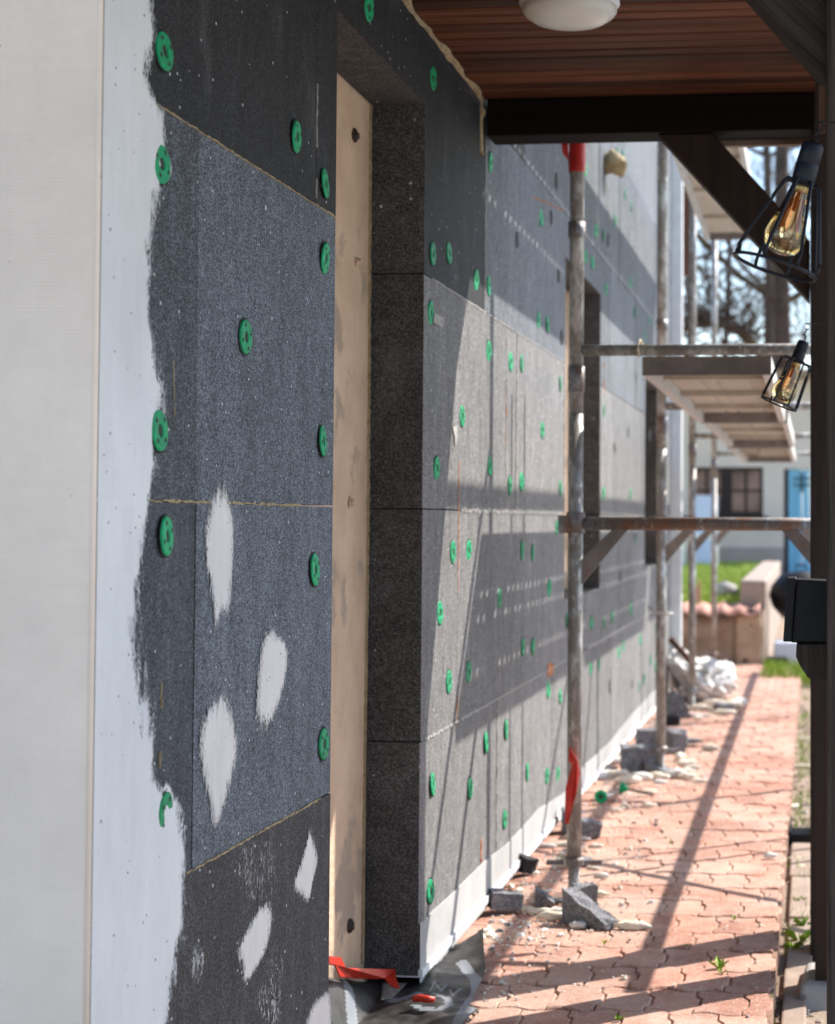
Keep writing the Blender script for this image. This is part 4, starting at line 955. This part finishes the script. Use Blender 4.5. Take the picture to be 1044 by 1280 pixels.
# trees (bare)
def tree(name, x, y, h, r, label, seed, arch=False, lean=0.0, lim=6):
    rn = random.Random(seed); root = empty(name, (x, y, 0), label, 'tree', 'bare trees behind the garden')
    tp = [Vector((x + lean * t * h + .15 * math.sin(t * 4 + seed), y, h * t)) for t in [i / 8 for i in range(9)]]
    MB().tube(tp, [r * (1 - .6 * i / 8) for i in range(9)], 10).build('trunk', M['bark'], root, smooth=True)
    tw = MB()
    def grow(p, d, L, rad, depth, mb):
        n = 5; pts = [p]; dd = d.copy()
        for i in range(n):
            dd = (dd + Vector((rn.uniform(-.28, .28), rn.uniform(-.2, .2), rn.uniform(-.17, .25)))).normalized(); pts.append(pts[-1] + dd * L / n)
        mb.tube(pts, [rad * (1 - .62 * i / n) for i in range(n + 1)], 5 if depth else 7, cap=False)
        if depth < 3:
            kk = (6, 6, 6)[depth]
            for k in range(kk):
                i = rn.randint(1, n); q = pts[i]; nd = (dd + Vector((rn.uniform(-1, 1), rn.uniform(-.7, .7), rn.uniform(-.6, .9)))).normalized()
                grow(q, nd, L * rn.uniform(.45, .72), rad * .5, depth + 1, tw)
    for k in range(lim):
        t = .25 + .7 * k / lim; i = int(t * 8); p = tp[i]; a = 1 if k % 2 else -1
        d = Vector((a * rn.uniform(.5, 1.2), rn.uniform(-.6, .6), rn.uniform(.1, .8))).normalized(); mb = MB()
        grow(p, d, h * rn.uniform(.26, .42), r * .34, 0, mb); mb.build('limb', M['bark_moss'], root, smooth=True)
    tag(tw.build('twigs', M['bark'], root), kind='stuff')
tx = ony(989, 300, 36).x
tree('bare_tree', tx, 36, 15, .23, 'bare tree with the thickest trunk, behind the scaffold beside the brown post', 3, lean=-.008, lim=9)
tree('bare_tree', ony(903, 300, 34).x, 34, 9, .09, 'slender bare tree left of the thick trunk, over the grey building', 11, lim=9)
tree('bare_tree', ony(870, 300, 42).x, 42, 12, .16, 'bare tree farther back near the house corner', 21, lim=9)
tree('bare_tree', ony(955, 300, 48).x, 48, 15, .2, 'farthest bare tree, seen between the cage lamp and the scaffold deck', 31, lim=9)
# one long arching limb
mb = MB(); pts = [ony(x, y, 33) for x, y in ((840, 418), (865, 408), (885, 403), (905, 405), (925, 415), (950, 440))]
# carried by a low tree of its own
rt_ = empty('bare_tree', (pts[-1].x + .5, 33, 0), 'low old tree with one thick arching mossy limb above the grey building', 'tree', 'bare trees behind the garden')
MB().tube([(pts[-1].x + .5, 33, 0), (pts[-1].x + .45, 33, 1.8), tuple(pts[-1])], [.16, .13, .10], 8).build('trunk', M['bark'], rt_, smooth=True)
MB().tube(pts[::-1], [.10, .095, .09, .08, .07, .06], 8).build('limb', M['bark_moss'], rt_, smooth=True)
tw = MB(); rn = random.Random(5)
for k in range(160):
    i = rn.randint(0, 4); p = pts[i].lerp(pts[i + 1], rn.random()); d = Vector((rn.uniform(-.8, .8), rn.uniform(-.4, .4), rn.uniform(-.2, 1))).normalized(); q = [p]
    for _ in range(5): d = (d + Vector((rn.uniform(-.4, .4), 0, rn.uniform(-.3, .3)))).normalized(); q.append(q[-1] + d * rn.uniform(.15, .35))
    tw.tube(q, [.018, .014, .011, .009, .007, .004], 4, cap=False)
tag(tw.build('twigs', M['bark'], rt_), kind='stuff')

# ================================================================== THINGS ON THE PATH
def rough(mb, s_):
    mb.v = [(x + R.uniform(-s_, s_), y + R.uniform(-s_, s_), z + (R.uniform(-s_, s_) if z > .01 else 0)) for x, y, z in mb.v]; return mb
def chunk(pxy, size, rot, label, shape=None, tilt=(0, 0), mat='eps_chunk', name='insulation_offcut', lift=0.0):
    """a broken piece of board: subdivided box with torn faces, resting on the paving"""
    p = onz(*pxy, 0.0); L, W, H = size; mb = MB(); n = 5
    import itertools
    pts = {}
    def vid(i, j, k):
        key = (i, j, k)
        if key not in pts:
            x = (i / n - .5) * L; y = (j / n - .5) * W; z = (k / n) * H
            if shape: x, y, z = shape(i / n, j / n, k / n, x, y, z)
            am_ = .14 * min(size)
            dx = am_ * nz(x * 30 + p.x * 9, y * 30, z * 30); dy = am_ * nz(x * 30, y * 30 + 5, z * 30 + p.y); dz = am_ * nz(x * 30 + 9, y * 30, z * 30)
            if k == 0: dz = 0
            pts[key] = len(mb.v); mb.v.append((x + dx, y + dy, z + dz))
        return pts[key]
    for a in range(n):
        for b in range(n):
            for s_ in (0, n):
                mb.f.append((vid(a, b, s_), vid(a + 1, b, s_), vid(a + 1, b + 1, s_), vid(a, b + 1, s_)))
                mb.f.append((vid(a, s_, b), vid(a + 1, s_, b), vid(a + 1, s_, b + 1), vid(a, s_, b + 1)))
                mb.f.append((vid(s_, a, b), vid(s_, a + 1, b), vid(s_, a + 1, b + 1), vid(s_, a, b + 1))); mb.mi += [0, 0, 0]
    m_ = Matrix.Rotation(rot, 4, 'Z') @ Matrix.Rotation(tilt[0], 4, 'X') @ Matrix.Rotation(tilt[1], 4, 'Y')
    vv = [m_ @ Vector(v) for v in mb.v]; mn = min(v.z for v in vv)
    mb.v = [(v.x + p.x, v.y + p.y, v.z - mn + .0015 + lift) for v in vv]
    o = mb.build(name, M[mat]); return tag(o, label, 'offcut', 'offcuts of insulation board lying on the path')
wedge = lambda u, v, w, x, y, z: (x, y, z * (1.0 - .82 * u))
tri = lambda u, v, w, x, y, z: (x * (1 - .35 * w), y, z * (1 - .7 * abs(u - .25)))
chunk((738, 1156), (.16, .06, .095), -.5, 'jagged triangular dark offcut against the foot of the nearest pole', wedge)
chunk((731, 1136), (.07, .06, .07), .3, 'small dark block tucked behind the foot of the nearest pole')
chunk((630, 1140), (.10, .05, .05), .5, 'long rough grey offcut lying nearest the house base rail', None, (.1, .15))
chunk((681, 1131), (.06, .06, .055), .2, 'small upright grey offcut left of the nearest pole', wedge)
chunk((655, 1094), (.06, .05, .05), .9, 'crumbled black offcut against the base rail', None, (.2, .2), 'eps_dark')
chunk((733, 1046), (.10, .07, .05), .1, 'dark offcut with a white edge behind the nearest pole', None, (0, .2))
chunk((709, 1040), (.04, .09, .085), .2, 'thin dark slab standing beside the red tape')
chunk((736, 1082), (.09, .04, .03), -.4, 'thin pointed grey sliver right of the nearest pole', wedge)
chunk((800, 966), (.17, .13, .12), .15, 'thick grey block left of the second pole base', None)
chunk((824, 968), (.11, .12, .07), -.2, 'notched grey block at the second pole base', wedge)
chunk((827, 934), (.26, .11, .09), .05, 'broad flat grey slab behind the second pole', None)
chunk((853, 932), (.20, .10, .045), .35, 'thin grey slab tilted right of the second pole', wedge, (0, -.1))
chunk((845, 940), (.06, .10, .10), .5, 'small dark block wedged under the slab at the second pole')
chunk((846, 897), (.14, .12, .14), .4, 'dark crumpled offcut beside the white plastic bag', tri, (.2, .1))
chunk((838, 905), (.11, .10, .05), .0, 'low black offcut near the house wall before the bag', None, (0, 0), 'eps_dark')
chunk((905, 890), (.09, .1, .05), .6, 'small grey offcut right of the white plastic bag')
# cured foam scraps
def worm(pxy, L, r_, rot, mat='pufoam', name='foam_scrap', label=None, z=0.0, group='scraps of cured foam lying on the ground'):
    p = onz(*pxy, z); mb = MB(); n = 7; pts = []; rs = []
    for i in range(n):
        t = i / (n - 1) - .5; pts.append((p.x + math.cos(rot) * t * L + R.uniform(-.1, .1) * r_, p.y + math.sin(rot) * t * L * .9 + R.uniform(-.3, .3) * r_, z + r_ * .75))
        rs.append(r_ * (1 - (2 * abs(t)) ** 3 * .7) * R.uniform(.75, 1.2))
    mb.tube(pts, rs, 8)
    mb.v = [(x + R.uniform(-1, 1) * r_ * .16, y + R.uniform(-1, 1) * r_ * .16, max(zz + R.uniform(-1, 1) * r_ * .16, z + .001)) for x, y, zz in mb.v]
    return tag(mb.build(name, M[mat], smooth=True), label or 'small cream scrap of cured foam lying loose on the ground', 'foam scrap', group)
worm((790, 1162), .11, .014, 0, label='long cream strip of cured foam right of the nearest pole foot')
for (x, y, L, r_, a) in [(700, 1145, .10, .015, .2), (690, 1150, .09, .015, 0), (715, 1138, .07, .014, .6), (675, 1143, .08, .012, 0), (660, 1140, .06, .010, .3), (722, 1160, .05, .012, .1), (745, 1120, .09, .009, .1), (752, 1098, .05, .010, 0), (700, 1128, .08, .008, .2), (590, 1182, .06, .008, .1), (600, 1176, .05, .009, 1.2), (612, 1170, .05, .008, 1.3), (606, 1166, .04, .008, .4),
                         (640, 1112, .03, .010, 1.0), (628, 1105, .03, .010, .2), (620, 1108, .03, .008, 1), (665, 1088, .04, .011, 1.1), (680, 1060, .09, .010, .1), (705, 1058, .07, .010, .2), (745, 1060, .05, .010, .1), (728, 1050, .06, .007, 0), (770, 1015, .05, .009, 0), (780, 1010, .05, .008, .3), (812, 1009, .06, .011, .1), (775, 1012, .04, .007, .1),
                         (760, 965, .09, .020, .2), (772, 972, .11, .022, 0), (785, 980, .12, .022, .1), (800, 976, .10, .022, .0), (755, 972, .10, .02, .2), (820, 975, .12, .020, .1), (845, 972, .11, .02, 0), (858, 974, .08, .018, .1), (770, 955, .08, .022, .5), (780, 950, .06, .020, .2), (850, 950, .08, .020, 1.2), (858, 958, .10, .018, .1), (745, 975, .1, .016, .2), (735, 980, .08, .014, 0), (888, 938, .09, .018, 0), (866, 962, .08, .013, .1),
                         (880, 888, .2, .020, 0), (895, 882, .18, .022, .1), (915, 886, .14, .03, .2), (905, 893, .16, .018, 0), (925, 882, .10, .03, .4), (870, 896, .2, .012, 0), (963, 1073, .05, .012, .2)]:
    lb_ = ('small cream scrap of cured foam by the white plastic bag' if y < 900 else 'small cream scrap of cured foam round the second pole base' if y < 985 else
           'small cream scrap of cured foam heaped at the nearest pole foot' if (x > 655 and y > 1090) else 'small cream scrap of cured foam along the white base rail' if x < 700 else 'small cream scrap of cured foam on the open paving between the poles')
    worm((x, y), L, r_, a, 'pufoam' if R.random() < .75 else 'crumb_w', label=lb_)
RR = random.Random(99)
for k in range(46):
    cx_, cy_, sx_, sy_ = RR.choice([(705, 1140, 28, 14), (700, 1140, 35, 18), (640, 1110, 25, 14), (780, 975, 35, 8), (850, 965, 14, 12), (885, 888, 22, 6), (760, 1040, 50, 30)])
    x, y = RR.gauss(cx_, sx_), RR.gauss(cy_, sy_); q = onz(x, y, 0)
    if q.x < WX + .03: continue
    k_ = q.y / 5.4
    lb_ = ('small cream scrap of cured foam by the white plastic bag' if y < 920 else 'small cream scrap of cured foam round the second pole base' if y < 1000 else
           'small cream scrap of cured foam heaped at the nearest pole foot' if (x > 655 and y > 1090) else 'small cream scrap of cured foam along the white base rail' if x < 700 else 'small cream scrap of cured foam on the open paving between the poles')
    worm((x, y), RR.uniform(.018, .05) * k_, RR.uniform(.004, .009) * k_, RR.uniform(-.6, 1.4), RR.choice(['pufoam', 'pufoam', 'crumb_w']), label=lb_)
for (x, y, L, r_, a) in [(968, 915, .10, .012, .5), (975, 960, .12, .012, -.1), (985, 970, .1, .01, .1), (978, 985, .08, .013, .7), (993, 1010, .07, .010, 1), (994, 1078, .06, .012, .2), (1000, 1088, .05, .012, 0), (1003, 1098, .05, .010, .3), (985, 890, .06, .016, .2), (990, 935, .07, .014, 0), (968, 1130, .04, .006, .4), (976, 875, .07, .018, 0), (1003, 960, .2, .01, .05), (999, 925, .2, .009, .1)]:
    worm((x, y), L, r_, a, R.choice(['crumb_w', 'straw', 'pufoam']), z=-.07, label='small pale scrap in the soil strip right of the path', group='pale scraps in the soil strip')
# crumbs
g = MB()
for k in range(3200):
    t = R.random(); 
    if R.random() < .8:
        y = 4.1 + 7.5 * R.random(); x = WX + .03 + abs(R.gauss(0, .17)); z = 0.0
    elif R.random() < .5: y = 3.8 + 9 * R.random(); x = R.uniform(WX, PATH_R); z = 0.0
    else: y = 3.8 + 7 * R.random(); x = R.uniform(-.09, .1); z = -.07
    if R.random() < .5:
        c = R.choice([(4.9, .12), (5.3, .2), (6.0, .2), (7.6, .35), (8.1, .3), (9.0, .3), (10.4, .4)])
        if z == 0: y = R.gauss(c[0], c[1])
    s_ = R.uniform(.0018, .006) * (2.2 if R.random() < .10 else 1)
    if x > PATH_R and z == 0.0: continue
    n_ = 5; a0 = R.random() * 6; st_ = R.uniform(.5, 1)
    rg = [(x + math.cos(a0 + k2 * 6.283 / n_) * s_ * R.uniform(.7, 1.15), y + math.sin(a0 + k2 * 6.283 / n_) * s_ * st_ * R.uniform(.7, 1.15)) for k2 in range(n_)]
    h_ = s_ * R.uniform(.4, .9)
    g.add([(p_[0], p_[1], z) for p_ in rg] + [(x + (p_[0] - x) * .75, y + (p_[1] - y) * .75, z + h_ * R.uniform(.7, 1.1)) for p_ in rg], [(k2, (k2 + 1) % n_, n_ + (k2 + 1) % n_, n_ + k2) for k2 in range(n_)] + [tuple(range(n_, 2 * n_))])
    g.mi[-6:] = [R.choice([0, 0, 0, 1, 1, 2])] * 6
tag(g.build('crumbs', [M['crumb_w'], M['pufoam'], M['eps_chunk']]), 'crumbs of foam and board scattered over the paving', 'crumbs', kind='stuff')
g = MB()
for k in range(700):
    y = 3.8 + 8 * R.random(); x = R.uniform(-.1, .15); s_ = R.uniform(.004, .014); z = -.078
    g.lathe([(.001, 0), (s_, s_ * .3), (s_ * .8, s_ * .8), (.001, s_)], (x, y, z), n=5)
tag(g.build('pebbles', M['edging']), 'small pebbles in the soil strip right of the path', 'pebbles', kind='stuff')
# loose green anchors
p = onz(751, 1005, 0); la = empty('loose_anchor', (p.x, p.y, 0), 'green anchor lying with its round head towards the camera', 'anchor', 'loose green anchors on the paving')
ax = Vector((.25, 1, -.08)).normalized(); c = Vector((p.x, p.y, .03))
MB().lathe([(.006, .004), (.010, .0), (.024, -.002), (.028, 0), (.028, .003), (.010, .006)], c, ax, 24).build('anchor_head', M['green'], la, smooth=True)
MB().lathe([(.0105, -.0028), (.001, -.003)], c, ax, 12).build('anchor_hole', M['hole'], la)
MB().tube([c + ax * .005, c + ax * .14], .006, 8).build('anchor_shaft', M['crumb_w'], la, smooth=True)
p = onz(777, 993, 0); lb = empty('loose_anchor', (p.x, p.y, 0), 'green anchor lying on its side with a dark shaft pointing right', 'anchor', 'loose green anchors on the paving')
c = Vector((p.x, p.y, .028)); ax = Vector((1, -.25, -.15)).normalized()
MB().lathe([(.027, 0), (.026, .003), (.012, .022), (.007, .03)], c, ax, 20, True).build('anchor_head', M['green'], lb, smooth=True)
MB().tube([c + ax * .03, c + ax * .15], .005, 8).build('anchor_shaft', M['black_plastic'], lb, smooth=True)
# white plastic bag
bc = onz(868, 880, 0); mb = MB(); import bmesh
bm = bmesh.new(); bmesh.ops.create_icosphere(bm, subdivisions=5, radius=1)
for v in bm.verts:
    d = v.co.normalized(); r_ = .95 + .38 * mnoise.noise(d * 1.7 + Vector((3, 1, 2))) - .42 * abs(mnoise.noise(d * 3.3)) - .22 * abs(mnoise.noise(d * 7.5 + Vector((1, 4, 2)))) - .10 * abs(mnoise.noise(d * 16)) + .12
    q = d * r_; v.co = Vector((bc.x + .02 + q.x * .21, bc.y + .35 + q.y * .32, max(.002, .12 + q.z * .17 + (.14 * max(0, -q.x - .2)))))
me = bpy.data.meshes.new('plastic_bag'); bm.to_mesh(me); bm.free(); me.materials.append(M['bag']); me.polygons.foreach_set('use_smooth', [True] * len(me.polygons))
ob = bpy.data.objects.new('plastic_bag', me); COL.objects.link(ob); tag(ob, 'crumpled white plastic bag slumped at the house corner', 'bag')
p = ony(843, 835, 11.3); tag(MB().tube([(p.x, 11.0, .42), (p.x + .13, 11.1, .26)], .022, 8).build('hand_tool', M['brown_wood'], smooth=True), 'dark red handle sticking out of the white plastic bag', 'tool')
# plastic tray by the edge
p = onz(990, 1050, -.06); tr = MB(); x0, x1, y0, y1 = p.x - .01, p.x + .12, p.y - .05, p.y + .30
tr.box(x0, x1, y0, y1, -.072, -.062).box(x0, x0 + .006, y0, y1, -.062, -.02).box(x1 - .05, x1 - .044, y0, y1, -.062, .05).box(x0 + .007, x1 - .051, y0, y0 + .006, -.062, -.03)
tag(tr.build('plastic_tray', M['black_plastic'], bevel=.002), 'black plastic tray on the soil strip right of the path', 'tray')
# weeds in joints
def weed(pxy, h, n, label, z=0.0):
    p = onz(*pxy, z); mb = MB()
    for k in range(n):
        a = R.random() * 6.28; l = h * R.uniform(.5, 1); dx, dy = math.cos(a), math.sin(a); w = (.22 if z == 0 else .10) * l
        b_ = Vector((p.x, p.y, z)); m_ = b_ + Vector((dx * l * .45, dy * l * .45, l * .6)); e_ = b_ + Vector((dx * l * .9, dy * l * .9, l * R.uniform(.5, .95))); s_ = Vector((-dy, dx, 0)) * w
        mb.add([b_, m_ - s_, e_, m_ + s_], [(0, 1, 2), (0, 2, 3)])
    tag(mb.build('weed', M['weed']), label, 'weed', 'weeds growing in the paving')
weed((899, 1212), .035, 12, 'yellow-green weed in the paving before the long pole shadow')
weed((902, 1218), .02, 8, 'low dark weed just right of the yellow-green weed')
weed((774, 1276), .02, 9, 'brownish weed in the joint at the bottom of the path')
for (x, y) in [(755, 1180), (858, 1183), (838, 1055), (832, 1048), (865, 1040), (866, 1028), (903, 955), (830, 1120), (742, 1008), (905, 950), (918, 1150), (700, 1073), (683, 1290)]: weed((x, y), R.uniform(.010, .018), 6, 'tiny green sprout in a paving joint')
for (x, y, h) in [(1000, 1180, .10), (990, 1190, .07), (1005, 1160, .08), (998, 1130, .06)]: weed((x, y), h * .6, 22, 'leafy green weed beside the concrete footing', -.07)

# ================================================================== BLACK MEMBRANE WITH PRINT
bA, nA = 150, 130; mv = MB(); pr = []
Xa, Xb = -1.10, -.80; Ya, Yb_ = 3.05, 4.66
def inpath(x, y):
    ex = -.865 + .05 * (4.6 - y) * .5
    return ex
ringc = onz(560, 1262, .03)
def seg_d(p, a, b):
    ab = b - a; t = max(0, min(1, (p - a).dot(ab) / ab.dot(ab))); return (p - a - ab * t).length
marks = [[(485, 1228), (482, 1250), (497, 1254), (522, 1246)], [(420, 1262), (436, 1264), (444, 1290)], [(411, 1214), (417, 1224), (425, 1226), (440, 1224)]]
sS = [(545, 1247), (560, 1251), (562, 1260), (548, 1266), (528, 1264), (519, 1261)]
rimc = [(578, 1205), (596, 1222), (598, 1240), (586, 1258), (572, 1290)]
tick = [[(537, 1244), (543, 1233), (551, 1243), (558, 1236)], [(562, 1240), (566, 1246), (576, 1238)]]
def conv(L): return [Vector((onz(x, y, .02).x, onz(x, y, .02).y)) for x, y in L]
MK = [(conv(m_), .014) for m_ in marks] + [(conv(sS), .010), (conv(rimc), .017)] + [(conv(t_), .003) for t_ in tick]
for j in range(nA + 1):
    for i in range(bA + 1):
        y = Ya + (Yb_ - Ya) * j / nA; ex = -.835 + .02 * math.sin(y * 5) + (.03 if y < 4.1 else 0) - .03 * max(0, (y - 4.45) / .2); x = Xa + (ex - Xa) * i / bA
        z = .007 + .012 * (1 + math.sin(x * 19 + y * 7.5 + 1.2 * nz(x * 4, y * 3))) * .5 + .010 * (1 + nz(x * 9, y * 6)) + .003 * nz(x * 40, y * 25)
        tip = max(0, (x - (ex - .10)) / .10) * max(0, (y - 4.35) / .3); z += .05 * tip ** 1.5
        zt_ = .10 if y < 3.9 else .10 - .09 * min(1, (y - 3.9) / .35); tt = min(1, max(0, (-1.035 - x) / .065)); z += zt_ * tt * tt * (3 - 2 * tt)
        mv.v.append((x, y, z)); P = Vector((x, y)); c = 0
        for (pl, wd_) in MK:
            for a, b in zip(pl[:-1], pl[1:]):
                if seg_d(P, a, b) < wd_: c = 1
        pr.append(float(c))
for j in range(nA):
    for i in range(bA): a = j * (bA + 1) + i; mv.f.append((a, a + 1, a + bA + 2, a + bA + 1)); mv.mi.append(0)
m, nt, b = nmat('printed_membrane'); gg = G(nt); at_ = gg.n('ShaderNodeAttribute', attribute_name='print').outputs['Fac']
v_ = gg.coord(); base = gg.mix(gg.ramp(gg.noise(v_, 9, 6, .65), [(.4, 0.), (.75, 1.)]), (.012, .0115, .011), (.075, .067, .061))
gg.l(gg.mix(gg.math('MULTIPLY', gg.ramp(at_, [(.4, 0.), (.6, 1.)]), .85), base, (.20, .215, .235)), b.inputs['Base Color']); b.inputs['Roughness'].default_value = .5; b.inputs['Specular IOR Level'].default_value = .4
gg.bump(gg.noise(v_, 60, 4, .6), .3, .003, b)
mo = mv.build('printed_membrane', m, smooth=True, attr=('print', pr)); tag(mo, 'black membrane sheet with grey printed curves lying in the doorway', 'membrane')
# red sheet under the old wall and red scrap
Q = [(405, 1196), (425, 1198), (431, 1211), (452, 1216), (493, 1213), (494, 1224), (498, 1236), (489, 1233), (480, 1224), (440, 1223), (424, 1222), (418, 1207), (405, 1205)]
mb = MB(); P = [onx(x, y, -1.07) if x < 456 else onz(x, y, .06) for x, y in Q]
mb.prism(P, (.003, 0, .0025))
tag(mb.build('red_sheet', M['red_orange']), 'ragged red plastic sheet edge under the beige wall in the doorway', 'plastic sheet')
p = onz(530, 1252, .045); mb = MB().tube([(p.x - .027, p.y, .05), (p.x - .01, p.y + .004, .052), (p.x + .01, p.y - .003, .051), (p.x + .026, p.y, .05)], [.007, .010, .009, .006], 9)
tag(rough(mb, .0012).build('red_scrap', M['red_orange'], smooth=True), 'small rolled red scrap lying on the black membrane', 'plastic scrap')
# grey profile strip under the door reveal corner
p = onz(512, 1214, .03)
tag(MB().prism([(WX - .085, D1 - .01, .027), (WX - .03, D1 + .0, .027), (WX - .035, D1 - .13, .027), (WX - .055, D1 - .15, .027)], (0, 0, .002)).build('metal_strip', M['steel_thread']), 'grey metal strip sticking out under the door reveal corner', 'strip')
